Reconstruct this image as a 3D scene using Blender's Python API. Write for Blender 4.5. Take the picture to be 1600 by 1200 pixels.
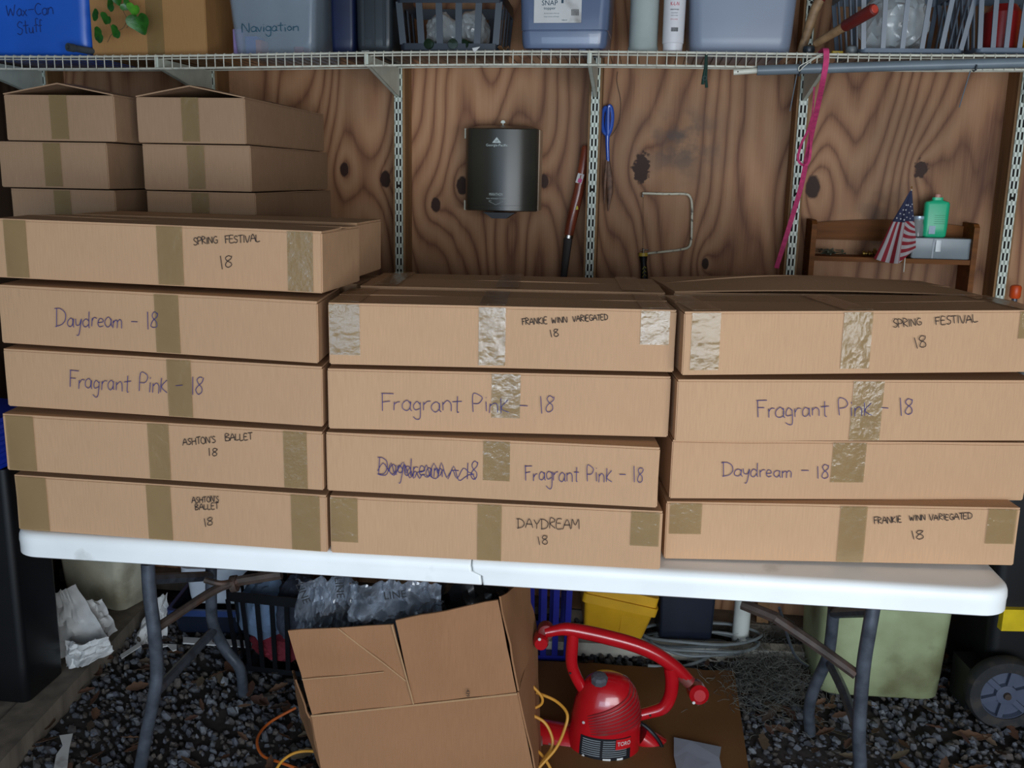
import bpy, bmesh, math, random
from mathutils import Matrix, Vector, noise
from mathutils.bvhtree import BVHTree
for o in list(bpy.data.objects): bpy.data.objects.remove(o)
R = math.radians
scn = bpy.context.scene
col = scn.collection
rnd = random.Random(7)

# ------------------------------------------------------------------ camera
F_PX, PITCH, ROLL, EYE = 1500.0, R(12.15), R(1.07), 1.473
cam_d = bpy.data.cameras.new('camera'); cam_d.sensor_width = 36; cam_d.lens = 36*F_PX/1600
cam_d.clip_start = .05
cam = bpy.data.objects.new('camera', cam_d); col.objects.link(cam)
cam.matrix_world = Matrix.Translation((0,0,EYE)) @ Matrix.Rotation(R(90)-PITCH,4,'X') @ Matrix.Rotation(ROLL,4,'Z')
scn.camera = cam

# ------------------------------------------------------------------ light
scn.view_settings.view_transform = 'Standard'; scn.view_settings.look = 'None'
scn.view_settings.gamma = 1; scn.view_settings.use_curve_mapping = False
scn.view_settings.exposure = 0.12
w = bpy.data.worlds.new('overcast_sky'); scn.world = w; w.use_nodes = True
bg = w.node_tree.nodes['Background']; bg.inputs[0].default_value = (.62,.80,1,1); bg.inputs[1].default_value = 1.0
def area(name, loc, rot, sx, sy, power, color):
    l = bpy.data.lights.new(name, 'AREA'); l.shape = 'RECTANGLE'; l.size = sx; l.size_y = sy; l.energy = power; l.color = color
    o = bpy.data.objects.new(name, l); col.objects.link(o); o.location = loc; o.rotation_euler = rot; return o
# daylight falling in through the open garage front behind the camera
area('daylight_opening', (1.0,-1.2,1.05), (R(89),0,R(12)), 2.6, 1.1, 62, (.95,.98,1))
area('daylight_yard', (-.6,-2.2,.75), (R(96),0,R(-6)), 2.6, .8, 34, (.60,.78,1))

# ------------------------------------------------------------------ pixel rays to points of the place
cR, sR = math.cos(ROLL), math.sin(ROLL)
def ray(px, py):
    a, b = (px-800)/F_PX, (py-600)/F_PX
    u, v = cR*a+sR*b, -sR*a+cR*b
    return Vector((u, math.cos(PITCH)-v*math.sin(PITCH), -math.sin(PITCH)-v*math.cos(PITCH)))
EYEV = Vector((0,0,EYE))
def PZ(px, py, z): r = ray(px,py); return EYEV + r*((z-EYE)/r.z)
def PY(px, py, y): r = ray(px,py); return EYEV + r*(y/r.y)
def PP(px, py, M, n=1):                        # onto the local y=0 plane of M, in local coordinates
    r = ray(px,py); I = M.inverted(); a = I@EYEV; d = I.to_3x3()@r
    t = -a.y/d.y; return a + d*t
WA = -.1344
WALL = Matrix.Translation((-.369,3.095,0)) @ Matrix.Rotation(WA,4,'Z')       # x along the wall, y into it
def PW(px, py, off=0): # wall-frame coordinates of a pixel at distance off in front of the slotted standards
    q = PP(px, py, WALL@Matrix.Translation((0,-off,0))); return Vector((q.x, -off, q.z))

# ------------------------------------------------------------------ mesh helper
WM = {}
class MB:
    def __init__(s): s.v=[]; s.f=[]; s.uv=None
    def add(s, vs, fs):
        n=len(s.v); s.v+= [Vector(p) for p in vs]; s.f += [tuple(i+n for i in f) for f in fs]; return s
    def box(s, c, d, M=None):
        c=Vector(c); h=Vector(d)/2
        vs=[Vector((x*h.x,y*h.y,z*h.z)) for x in(-1,1) for y in(-1,1) for z in(-1,1)]
        if M is not None: vs=[M@p for p in vs]
        return s.add([c+p for p in vs],[(0,1,3,2),(4,6,7,5),(0,4,5,1),(2,3,7,6),(0,2,6,4),(1,5,7,3)])
    def span(s, a, b):
        a=Vector(a);b=Vector(b); return s.box((a+b)/2,[abs(q) for q in (b-a)])
    def tube(s, pts, r, n=10, cap=True, flat=1.0, up=None):
        pts=[Vector(p) for p in pts]; k=len(pts)
        rs=r if isinstance(r,(list,tuple)) else [r]*k
        T=[(pts[min(i+1,k-1)]-pts[max(i-1,0)]).normalized() for i in range(k)]
        a=Vector(up) if up else (Vector((0,0,1)) if abs(T[0].z)<.9 else Vector((1,0,0)))
        N=(a-T[0]*a.dot(T[0])).normalized(); vs=[]
        for i in range(k):
            N=(N-T[i]*N.dot(T[i]))
            N=N.normalized() if N.length>1e-6 else Vector((1,0,0))
            B=T[i].cross(N)
            for j in range(n):
                q=2*math.pi*j/n; vs.append(pts[i]+(N*math.cos(q)+B*math.sin(q)*flat)*rs[i])
        fs=[(i*n+j,i*n+(j+1)%n,(i+1)*n+(j+1)%n,(i+1)*n+j) for i in range(k-1) for j in range(n)]
        if cap: fs+= [tuple(range(n))[::-1], tuple((k-1)*n+j for j in range(n))]
        return s.add(vs,fs)
    def loft(s, loops, cap=(1,1)):
        n=len(loops[0]); vs=[p for l in loops for p in l]
        fs=[(i*n+j,i*n+(j+1)%n,(i+1)*n+(j+1)%n,(i+1)*n+j) for i in range(len(loops)-1) for j in range(n)]
        if cap[0]: fs.append(tuple(range(n))[::-1])
        if cap[1]: fs.append(tuple((len(loops)-1)*n+j for j in range(n)))
        return s.add(vs,fs)
    def lathe(s, prof, n=24, M=None, cap=(1,1)):
        loops=[[Vector((r*math.cos(2*math.pi*j/n), r*math.sin(2*math.pi*j/n), z)) for j in range(n)] for r,z in prof]
        if M is not None: loops=[[M@p for p in l] for l in loops]
        return s.loft(loops,cap)
    def plate(s, pts, M=None, t=.002):         # polygon in local xz, thickness along +y
        a=[Vector((x,0,z)) for x,z in pts]; b=[Vector((x,t,z)) for x,z in pts]
        if M is not None: a=[M@p for p in a]; b=[M@p for p in b]
        return s.loft([a,b])
    def sheet(s, fn, nu, nv, t=.001):
        P=[[Vector(fn(i/nu,j/nv)) for j in range(nv+1)] for i in range(nu+1)]
        vs=[];fs=[];m=nv+1
        def nrm(i,j):
            a=P[min(i+1,nu)][j]-P[max(i-1,0)][j]; b=P[i][min(j+1,nv)]-P[i][max(j-1,0)]
            c=a.cross(b); return c.normalized() if c.length>1e-12 else Vector((0,0,1))
        for sgn in (1,-1):
            for i in range(nu+1):
                for j in range(nv+1): vs.append(P[i][j]+nrm(i,j)*t*.5*sgn)
        K=(nu+1)*m
        for i in range(nu):
            for j in range(nv):
                q=(i*m+j,(i+1)*m+j,(i+1)*m+j+1,i*m+j+1); fs.append(q); fs.append(tuple(K+x for x in q[::-1]))
        rim=[(i*m,(i+1)*m) for i in range(nu)]+[(nu*m+j,nu*m+j+1) for j in range(nv)]+[((i+1)*m+nv,i*m+nv) for i in range(nu-1,-1,-1)]+[(j+1,j) for j in range(nv-1,-1,-1)]
        for a,b in rim: fs.append((a,K+a,K+b,b))
        return s.add(vs,fs)
    def build(s, name, m, parent=None, space=None, smooth=35, base=None):
        PM = WM[parent.name] if parent else None
        S = space if space is not None else (PM if PM is not None else Matrix())
        if parent: M = PM
        else:
            if base is None:
                xs=[p.x for p in s.v];ys=[p.y for p in s.v];zs=[p.z for p in s.v]
                base=((min(xs)+max(xs))/2,(min(ys)+max(ys))/2,min(zs))
            M = S@Matrix.Translation(base)
        C = M.inverted()@S
        me = bpy.data.meshes.new(name); me.from_pydata([C@p for p in s.v],[],s.f)
        bm=bmesh.new(); bm.from_mesh(me); bmesh.ops.recalc_face_normals(bm, faces=bm.faces); bm.to_mesh(me); bm.free()
        if smooth:
            me.shade_smooth(); me.set_sharp_from_angle(angle=R(smooth))
        me.materials.append(m)
        o = bpy.data.objects.new(name, me); col.objects.link(o)
        if parent: o.parent = parent
        else: o.matrix_world = M
        WM[o.name]=M
        return o
def tag(o, label=None, cat=None, group=None, kind=None):
    if label: o['label']=label
    if cat: o['category']=cat
    if group: o['group']=group
    if kind: o['kind']=kind
    return o
def thing(name, label, cat, M, group=None):
    o=bpy.data.objects.new(name,None); o.empty_display_size=.05; col.objects.link(o); o.matrix_world=M; WM[o.name]=M
    return tag(o,label,cat,group)
T = lambda *a: Matrix.Translation(a if len(a)>1 else a[0])
RZ = lambda a: Matrix.Rotation(R(a),4,'Z'); RX = lambda a: Matrix.Rotation(R(a),4,'X'); RY = lambda a: Matrix.Rotation(R(a),4,'Y')
def rr(w,d,r,z,n=5,cx=0,cy=0):                 # rounded rectangle loop
    r=min(r,w/2-1e-4,d/2-1e-4); L=[]
    for (sx,sy,a0) in ((1,1,0),(-1,1,90),(-1,-1,180),(1,-1,270)):
        for k in range(n+1):
            a=R(a0+90*k/n); L.append(Vector((cx+sx*(w/2-r)+r*math.cos(a), cy+sy*(d/2-r)+r*math.sin(a), z)))
    return L
def smoothpath(pts, n=6):
    pts=[Vector(p) for p in pts]; out=[]
    for i in range(len(pts)-1):
        p0=pts[max(i-1,0)];p1=pts[i];p2=pts[i+1];p3=pts[min(i+2,len(pts)-1)]
        for k in range(n):
            t=k/n; out.append(.5*((2*p1)+(p2-p0)*t+(2*p0-5*p1+4*p2-p3)*t*t+(3*p1-p0-3*p2+p3)*t**3))
    out.append(pts[-1]); return out

# ------------------------------------------------------------------ materials
def lin(c):
    f=lambda x:(x/255/12.92) if x/255<=.04045 else ((x/255+.055)/1.055)**2.4
    return (f(c[0]),f(c[1]),f(c[2]),1)
def nodes(name):
    m=bpy.data.materials.new(name); m.use_nodes=True; nt=m.node_tree; return m,nt,nt.nodes['Principled BSDF']
def mat(name, c, rough=.6, metal=0, var=.12, scale=12, bump=0, bscale=60, coat=0, alpha=1, trans=0, c2=None, stretch=(1,1,1), dirt=None, spec=.5):
    m,nt,p=nodes(name); N=nt.nodes.new; L=nt.links.new
    tc=N('ShaderNodeTexCoord'); mp=N('ShaderNodeMapping'); mp.inputs['Scale'].default_value=stretch; L(tc.outputs['Object'],mp.inputs[0])
    nz=N('ShaderNodeTexNoise'); nz.inputs['Scale'].default_value=scale; nz.inputs['Detail'].default_value=5; L(mp.outputs[0],nz.inputs[0])
    a=lin(c); b=lin(c2) if c2 else tuple(x*(1-var*2) for x in a[:3])+(1,)
    a2=a if c2 else tuple(min(1,x*(1+var)) for x in a[:3])+(1,)
    mx=N('ShaderNodeMix'); mx.data_type='RGBA'; mx.inputs[6].default_value=a2; mx.inputs[7].default_value=b
    rp=N('ShaderNodeMapRange'); rp.inputs[1].default_value=.35; rp.inputs[2].default_value=.68; L(nz.outputs[0],rp.inputs[0]); L(rp.outputs[0],mx.inputs[0])
    out=mx.outputs[2]
    if dirt:
        n2=N('ShaderNodeTexNoise'); n2.inputs['Scale'].default_value=dirt[1]; n2.inputs['Detail'].default_value=8; L(tc.outputs['Object'],n2.inputs[0])
        r2=N('ShaderNodeMapRange'); r2.inputs[1].default_value=dirt[2]; r2.inputs[2].default_value=dirt[2]+.12; r2.inputs[4].default_value=dirt[3]; L(n2.outputs[0],r2.inputs[0])
        m2=N('ShaderNodeMix'); m2.data_type='RGBA'; m2.inputs[7].default_value=lin(dirt[0]); L(out,m2.inputs[6]); L(r2.outputs[0],m2.inputs[0]); out=m2.outputs[2]
    L(out,p.inputs['Base Color'])
    p.inputs['Roughness'].default_value=rough; p.inputs['Metallic'].default_value=metal; p.inputs['Coat Weight'].default_value=coat
    p.inputs['Alpha'].default_value=alpha; p.inputs['Transmission Weight'].default_value=trans; p.inputs['Specular IOR Level'].default_value=spec
    if bump:
        bn=N('ShaderNodeTexNoise'); bn.inputs['Scale'].default_value=bscale; bn.inputs['Detail'].default_value=4; L(mp.outputs[0],bn.inputs[0])
        b_=N('ShaderNodeBump'); b_.inputs['Strength'].default_value=bump; b_.inputs['Distance'].default_value=.003; L(bn.outputs[0],b_.inputs['Height']); L(b_.outputs[0],p.inputs['Normal'])
        if coat: L(b_.outputs[0],p.inputs['Coat Normal'])
    return m
def island(name, cols, rough=.8):
    m,nt,p=nodes(name); N=nt.nodes.new; L=nt.links.new
    g=N('ShaderNodeNewGeometry'); cr=N('ShaderNodeValToRGB'); e=cr.color_ramp.elements
    for i,c in enumerate(cols):
        q=e[i] if i<2 else e.new(i/(len(cols)-1))
        q.position=i/(len(cols)-1); q.color=lin(c)
    L(g.outputs['Random Per Island'],cr.inputs[0])
    tc=N('ShaderNodeTexCoord'); nz=N('ShaderNodeTexNoise'); nz.inputs['Scale'].default_value=120; L(tc.outputs['Object'],nz.inputs[0])
    mr=N('ShaderNodeMapRange'); mr.inputs[3].default_value=.6; mr.inputs[4].default_value=1.25; L(nz.outputs[0],mr.inputs[0])
    mx=N('ShaderNodeVectorMath'); mx.operation='SCALE'; L(cr.outputs[0],mx.inputs[0]); L(mr.outputs[0],mx.inputs['Scale']); L(mx.outputs[0],p.inputs['Base Color'])
    p.inputs['Roughness'].default_value=rough; return m
def plywood(name, light, mid, dark, knots, freq=15, rot=False, stains=()):
    m,nt,p=nodes(name); N=nt.nodes.new; L=nt.links.new
    def M(op,a,b=None,c=None):
        q=N('ShaderNodeMath'); q.operation=op
        for i,x in enumerate((a,b,c)):
            if x is None: continue
            if isinstance(x,(int,float)): q.inputs[i].default_value=x
            else: L(x,q.inputs[i])
        return q.outputs[0]
    tc=N('ShaderNodeTexCoord'); sp=N('ShaderNodeSeparateXYZ'); L(tc.outputs['Object'],sp.inputs[0])
    U=sp.outputs[1] if rot else sp.outputs[0]; Z=sp.outputs[2]
    def nz(su,sz,detail=2,off=0):
        c=N('ShaderNodeCombineXYZ'); L(M('MULTIPLY',U,su),c.inputs[0]); L(M('MULTIPLY',Z,sz),c.inputs[1]); c.inputs[2].default_value=off
        n=N('ShaderNodeTexNoise'); n.inputs['Scale'].default_value=1; n.inputs['Detail'].default_value=detail; L(c.outputs[0],n.inputs[0]); return n.outputs[0]
    fld=M('MULTIPLY',nz(3.2,.62,1.2),freq)
    fld=M('ADD',fld,M('MULTIPLY',U,15)); fld=M('ADD',fld,M('MULTIPLY',nz(11,2.2,2,4),1.1))
    core=None
    for (ku,kz,rad,amp,vis) in knots:
        du=M('SUBTRACT',U,ku); dz=M('MULTIPLY',M('SUBTRACT',Z,kz),.62)
        r2=M('ADD',M('MULTIPLY',du,du),M('MULTIPLY',dz,dz)); d=M('SQRT',r2)
        fld=M('ADD',fld,M('MULTIPLY',M('EXPONENT',M('MULTIPLY',d,-1/(rad*3.2))),amp))
        if vis:
            dj=M('ADD',d,M('MULTIPLY',M('SUBTRACT',nz(60,60,2,ku),.5),rad*(1.5 if vis==2 else .35)))
            mr=N('ShaderNodeMapRange'); mr.inputs[1].default_value=rad*1.0; mr.inputs[2].default_value=rad*.8; L(dj,mr.inputs[0])
            core=mr.outputs[0] if core is None else M('MAXIMUM',core,mr.outputs[0])
    band=M('FRACT',fld); tri=M('SUBTRACT',1,M('ABSOLUTE',M('MULTIPLY_ADD',band,2,-1)))
    tri=M('ADD',M('MULTIPLY',M('POWER',tri,1.6),.75),M('MULTIPLY',nz(30,3,3,7),.35))
    grain=nz(260,5,3,9)
    cr=N('ShaderNodeValToRGB'); e=cr.color_ramp.elements; e[0].position=.1; e[0].color=lin(light); e[1].position=.95; e[1].color=lin(dark); q=e.new(.55); q.color=lin(mid)
    L(M('ADD',M('MULTIPLY',tri,.85),M('MULTIPLY_ADD',grain,.4,-.12)),cr.inputs[0])
    big=nz(2.2,1.6,4,3); sc=N('ShaderNodeMapRange'); sc.inputs[1].default_value=.35; sc.inputs[2].default_value=.7; sc.inputs[3].default_value=1.12; sc.inputs[4].default_value=.66; L(big,sc.inputs[0])
    vm=N('ShaderNodeVectorMath'); vm.operation='SCALE'; L(cr.outputs[0],vm.inputs[0]); L(sc.outputs[0],vm.inputs['Scale'])
    out=vm.outputs[0]
    for (ku,kz,ru,rz_,amt) in stains:
        du=M('MULTIPLY',M('SUBTRACT',U,ku),1/ru); dz=M('MULTIPLY',M('SUBTRACT',Z,kz),1/rz_)
        g=M('EXPONENT',M('MULTIPLY',M('ADD',M('MULTIPLY',du,du),M('MULTIPLY',dz,dz)),-1))
        q=N('ShaderNodeMapRange'); q.inputs[1].default_value=.4; q.inputs[2].default_value=.6; L(nz(16,16,4,2),q.inputs[0])
        mx=N('ShaderNodeMix'); mx.data_type='RGBA'; L(M('MULTIPLY',M('MULTIPLY',g,q.outputs[0]),amt),mx.inputs[0]); L(out,mx.inputs[6]); mx.inputs[7].default_value=lin((84,74,68)); out=mx.outputs[2]
    if core is not None:
        mx=N('ShaderNodeMix'); mx.data_type='RGBA'; L(core,mx.inputs[0]); L(out,mx.inputs[6]); mx.inputs[7].default_value=lin((58,36,26)); out=mx.outputs[2]
    L(out,p.inputs['Base Color']); p.inputs['Roughness'].default_value=.62; p.inputs['Specular IOR Level'].default_value=.3
    b=N('ShaderNodeBump'); b.inputs['Strength'].default_value=.25; b.inputs['Distance'].default_value=.001; L(grain,b.inputs['Height']); L(b.outputs[0],p.inputs['Normal'])
    return m
def cardboard(name, c, var=.05):
    m,nt,p=nodes(name); N=nt.nodes.new; L=nt.links.new
    tc=N('ShaderNodeTexCoord')
    def nz(sc,det,st=(1,1,1)):
        mp=N('ShaderNodeMapping'); mp.inputs['Scale'].default_value=st; L(tc.outputs['Object'],mp.inputs[0])
        n=N('ShaderNodeTexNoise'); n.inputs['Scale'].default_value=sc; n.inputs['Detail'].default_value=det; L(mp.outputs[0],n.inputs[0]); return n.outputs[0]
    a=lin(c)
    mx=N('ShaderNodeMix'); mx.data_type='RGBA'; mx.inputs[6].default_value=tuple(x*(1+var) for x in a[:3])+(1,); mx.inputs[7].default_value=tuple(x*(1-2.2*var) for x in a[:3])+(1,)
    L(nz(5,4),mx.inputs[0])
    mr=N('ShaderNodeMapRange'); mr.inputs[1].default_value=.3; mr.inputs[2].default_value=.7; mr.inputs[3].default_value=.95; mr.inputs[4].default_value=1.05; L(nz(1,3,(420,60,25)),mr.inputs[0])
    vm=N('ShaderNodeVectorMath'); vm.operation='SCALE'; L(mx.outputs[2],vm.inputs[0]); L(mr.outputs[0],vm.inputs['Scale']); L(vm.outputs[0],p.inputs['Base Color'])
    p.inputs['Roughness'].default_value=.72; p.inputs['Specular IOR Level'].default_value=.25
    b=N('ShaderNodeBump'); b.inputs['Strength'].default_value=.15; b.inputs['Distance'].default_value=.001; L(nz(1,2,(300,12,8)),b.inputs['Height']); L(b.outputs[0],p.inputs['Normal'])
    return m
CARD=cardboard('kraft_cardboard',(192,153,118))
CARD2=cardboard('kraft_cardboard_dimmed',(166,133,104))  # same kraft as CARD, with the dimmer, cooler light painted into the colour
CARDOLD=cardboard('kraft_cardboard_weathered',(120,84,50),.12)
TAPE=mat('clear_packing_tape',(156,134,88),rough=.14,var=.05,bump=.7,bscale=55,coat=1,alpha=.32)
INK=mat('black_marker',(28,26,30),rough=.7,var=.02); PEN=mat('blue_pen',(62,56,120),rough=.6,var=.02)
WHITEPL=mat('white_table_plastic',(246,249,248),rough=.38,var=.03,scale=6,dirt=((150,150,140),9,.66,.5))
STEEL=mat('grey_painted_steel',(84,90,100),rough=.38,metal=.3,var=.2,scale=30,dirt=((90,60,42),14,.66,.7))
RUST=mat('rusty_brown_steel',(74,62,56),rough=.6,metal=.2,var=.25,scale=25,dirt=((92,58,38),20,.55,.6))
ENAMEL=mat('white_enamel_wire',(214,212,196),rough=.35,var=.08,scale=30,dirt=((120,100,70),40,.6,.6))
ENAMEL2=mat('white_enamel_standard',(212,220,206),rough=.4,var=.05,scale=20)
SLOTDK=mat('slot_shade_and_screws',(30,26,22),rough=.9)  # dark for screws and holes; on the rails paints shade behind the slots
BLACKPL=mat('black_plastic',(16,18,22),rough=.38,var=.15)
DKBLUE=mat('dark_blue_plastic',(20,32,66),rough=.4,var=.15)
NAVY=mat('navy_plastic',(22,30,46),rough=.45)
STUDW=mat('stud_lumber',(140,104,66),rough=.75,var=.15,scale=3,stretch=(10,10,1),bump=.2)
STUDD=mat('stud_lumber_grey',(116,106,94),rough=.8,var=.2,scale=3,stretch=(6,6,1),bump=.2)
PINK=mat('pink_webbing',(196,60,110),rough=.8,var=.12,scale=80,bump=.3,bscale=300)
PAPER=mat('white_paper',(208,208,206),rough=.8,var=.04,bump=.3,bscale=30,dirt=((90,74,56),12,.58,.55))
CHROME=mat('bright_metal',(200,200,196),rough=.25,metal=1,var=.05)

# ------------------------------------------------------------------ stroke letters (handwriting)
G={
'A':(.78,[[(0,0),(.36,1),(.72,0)],[(.1,.38),(.66,.42)]]),
'B':(.68,[[(.04,0),(.06,1),(.4,.97),(.52,.76),(.08,.52),(.56,.36),(.5,.06),(.04,0)]]),
'C':(.66,[[(.58,.86),(.34,1),(.08,.7),(.08,.3),(.3,0),(.58,.12)]]),
'v':(.46,[[(.03,.52),(.2,0),(.38,.54)]]),
'D':(.8,[[(.08,1),(.1,0)],[(-.06,.97),(.3,.98),(.62,.75),(.66,.42),(.45,.1),(.02,0)]]),
'E':(.62,[[(.5,1),(.06,.97),(.04,.02),(.54,0)],[(.05,.52),(.42,.54)]]),
'F':(.6,[[(.06,0),(.04,1)],[(-.02,.98),(.58,1)],[(.05,.52),(.42,.55)]]),
'G':(.72,[[(.6,.85),(.36,1),(.08,.72),(.06,.3),(.3,.02),(.6,.12),(.62,.42),(.36,.42)]]),
'H':(.74,[[(.05,0),(.05,1)],[(.62,1),(.62,0)],[(.05,.5),(.62,.52)]]),
'I':(.3,[[(.12,0),(.12,1)]]),
'K':(.66,[[(.06,0),(.06,1)],[(.56,.98),(.08,.45),(.58,0)]]),
'L':(.6,[[(.05,1),(.06,.02),(.54,.04)]]),
'M':(.86,[[(.03,0),(.08,1),(.38,.35),(.68,1),(.76,0)]]),
'N':(.74,[[(.05,0),(.06,1),(.6,.02),(.62,1)]]),
'O':(.76,[[(.36,1),(.1,.8),(.05,.35),(.3,0),(.6,.15),(.64,.65),(.36,1)]]),
'P':(.64,[[(.08,0),(.06,1),(.42,.98),(.55,.75),(.4,.52),(.08,.48)]]),
'R':(.68,[[(.06,0),(.06,1),(.42,.97),(.52,.74),(.08,.5),(.58,0)]]),
'S':(.6,[[(.52,.88),(.3,1),(.08,.8),(.2,.56),(.46,.4),(.44,.1),(.2,0),(.0,.1)]]),
'T':(.62,[[(.3,0),(.3,1)],[(-.02,.97),(.6,1)]]),
'V':(.68,[[(.02,1),(.3,0),(.62,1)]]),
'W':(.92,[[(.02,1),(.2,0),(.42,.7),(.62,0),(.84,1)]]),
'Y':(.66,[[(.02,1),(.3,.5),(.6,1)],[(.3,.5),(.28,0)]]),
"'":(.22,[[(.12,1.05),(.08,.82)]]),
'-':(.6,[[(.06,.42),(.5,.44)]]),
'1':(.3,[[(.1,1),(.14,0)]]),
'8':(.58,[[(.46,.92),(.26,1),(.1,.82),(.2,.6),(.42,.4),(.44,.12),(.22,0),(.06,.18),(.16,.45),(.44,.72),(.5,.95)]]),
' ':(.45,[]),
'a':(.55,[[(.44,.42),(.26,.55),(.06,.38),(.06,.12),(.24,0),(.42,.16),(.44,.5)],[(.44,.5),(.44,.12),(.52,0)]]),
'c':(.45,[[(.4,.46),(.2,.54),(.05,.3),(.18,.02),(.4,.06)]]),
'd':(.58,[[(.42,.4),(.24,.54),(.05,.36),(.06,.1),(.24,0),(.44,.2)],[(.46,1.02),(.45,.1),(.52,0)]]),
'e':(.5,[[(.06,.26),(.4,.32),(.34,.52),(.14,.52),(.04,.26),(.16,.02),(.42,.06)]]),
'f':(.42,[[(.4,.95),(.24,1),(.18,.8),(.18,0)],[(.02,.52),(.36,.54)]]),
'g':(.52,[[(.42,.42),(.22,.54),(.05,.34),(.14,.05),(.4,.16)],[(.43,.5),(.42,-.35),(.24,-.52),(.04,-.36)]]),
'i':(.24,[[(.1,.5),(.12,0)],[(.1,.72),(.11,.76)]]),
'k':(.5,[[(.06,0),(.06,.8)],[(.42,.7),(.08,.28),(.46,0)]]),
'm':(.78,[[(.04,0),(.06,.5),(.06,.34),(.22,.52),(.34,.4),(.34,0)],[(.34,.34),(.5,.52),(.64,.4),(.66,0)]]),
'n':(.55,[[(.05,0),(.06,.5)],[(.06,.34),(.26,.52),(.42,.4),(.44,0)]]),
'o':(.5,[[(.22,.52),(.05,.3),(.2,0),(.42,.22),(.22,.52)]]),
'r':(.42,[[(.05,0),(.06,.5)],[(.06,.32),(.2,.5),(.38,.5)]]),
't':(.5,[[(.22,.9),(.22,.05),(.3,0)],[(.0,.56),(.44,.58)]]),
'u':(.52,[[(.05,.5),(.08,.06),(.3,.04),(.42,.5)],[(.42,.5),(.44,0)]]),
'x':(.5,[[(.05,.5),(.42,0)],[(.4,.52),(.04,0)]]),
'y':(.52,[[(.04,.52),(.1,.18),(.3,.16),(.42,.5)],[(.43,.52),(.3,-.4),(.14,-.45)]]),
}
def strokes(text, jit=.035, seed=1):
    rg=random.Random(seed); x=0; out=[]
    for ch in text:
        w_,ps=G[ch]; sc=1+rg.uniform(-.08,.08); dy=rg.uniform(-.05,.05)
        for p in ps:
            q=[(x+a*sc+rg.uniform(-jit,jit)*.6, b*sc+dy+rg.uniform(-jit,jit)) for a,b in p]
            if len(q)>2: q=[(v.x,v.y) for v in smoothpath([(a,b,0) for a,b in q],4)]
            out.append(q)
        x+=w_
    return out, x-.1
def write(parent, face, text, p0, p1, capx, m=None, r=.0008, name='handwriting', extra=None, seed=None):
    """text along the pixel line p0-p1 on the plane y=0 of matrix face"""
    st,tw=strokes(text,seed=seed if seed is not None else len(text)*7+int(p0[0]))
    if extra: st=st+extra(tw)
    mb=MB(); dx=p1[0]-p0[0]; dy=p1[1]-p0[1]; L=math.hypot(dx,dy); nx,ny=dy/L,-dx/L
    for s in st:
        pts=[]
        for a,b in s:
            k=a/tw; px=p0[0]+dx*k+nx*b*capx; py=p0[1]+dy*k+ny*b*capx
            q=PP(px,py,face); pts.append((q.x,-.0006,q.z))
        if len(pts)>1: mb.tube(pts,r,5,flat=1)
    return mb.build(name, m or INK, parent, face, smooth=60)
FDG=None
def printed(text, size, m, name, parent, M, warp=None, width=None, ext=.0003):
    """printed words as flat lettering: local x right, z up on plane y=0 of M"""
    cu=bpy.data.curves.new('t','FONT'); cu.body=text; cu.size=size; cu.extrude=ext; cu.align_x='CENTER'; cu.align_y='CENTER'; cu.resolution_u=3
    ob=bpy.data.objects.new('t',cu); col.objects.link(ob); bpy.context.view_layer.update()
    me=bpy.data.meshes.new_from_object(ob.evaluated_get(bpy.context.evaluated_depsgraph_get()))
    vs=[v.co.copy() for v in me.vertices]; fs=[tuple(p.vertices) for p in me.polygons]
    bpy.data.objects.remove(ob); bpy.data.curves.remove(cu); bpy.data.meshes.remove(me)
    if width:
        ww=max(v.x for v in vs)-min(v.x for v in vs); k=width/ww
        vs=[Vector((v.x*k,v.y,v.z)) for v in vs]
    mb=MB(); pts=[Vector((v.x,-v.z,v.y)) for v in vs]
    if warp: pts=[warp(p) for p in pts]
    mb.add(pts,fs); return mb.build(name,m,parent,M,smooth=0)
# ================================================================== the place itself
def kn(px,py,rad,amp,vis=1):
    q=PW(px,py,-.095); return (q.x,q.z,rad,amp,vis)
KN=[kn(602,280,.019,2.6),kn(681,320,.017,2.4),kn(538,265,.016,2),kn(722,290,.02,2.6),kn(850,283,.016,2.4),kn(1002,262,.028,3,2),kn(1440,264,.021,3,2),kn(1270,292,.024,3.2),kn(1102,412,.012,2.4),kn(300,250,.02,2.5)]
PLY=plywood('fir_plywood',(186,142,106),(164,118,84),(112,70,50),KN,stains=[(PW(1065,225,-.095).x,PW(1065,225,-.095).z,.11,.09,.9),(PW(1385,330,-.095).x,1.36,.1,.12,.5),(PW(340,130,-.095).x,1.72,.07,.05,.9)])
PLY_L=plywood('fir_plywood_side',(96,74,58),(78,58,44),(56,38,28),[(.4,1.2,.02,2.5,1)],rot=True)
def structure(mb,name,m,space=None,**k): o=mb.build(name,m,None,space,base=(0,0,0),**k); o['kind']='structure'; return o
structure(MB().span((-1.28,.095,-.05),(3.2,.115,2.6)),'wall_back',PLY,WALL,smooth=0)
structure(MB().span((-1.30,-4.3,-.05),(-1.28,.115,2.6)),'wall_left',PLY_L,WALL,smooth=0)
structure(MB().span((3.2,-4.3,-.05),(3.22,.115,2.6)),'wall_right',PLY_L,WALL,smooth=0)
structure(MB().span((-1.3,-4.3,2.6),(3.22,.115,2.62)),'ceiling',STUDD,WALL,smooth=0)
# earth under the gravel
GR=mat('dark_earth',(58,52,50),rough=.95,var=.3,scale=20,bump=.8,bscale=50)
def fz(x,y): return .006*noise.noise(Vector((x*3,y*3,0)))
structure(MB().sheet(lambda a,b:(-2.2+6*a,-1.8+5.6*b,-.02+fz(-2.2+6*a,-1.8+5.6*b)),60,56,.02),'floor',GR)
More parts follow.
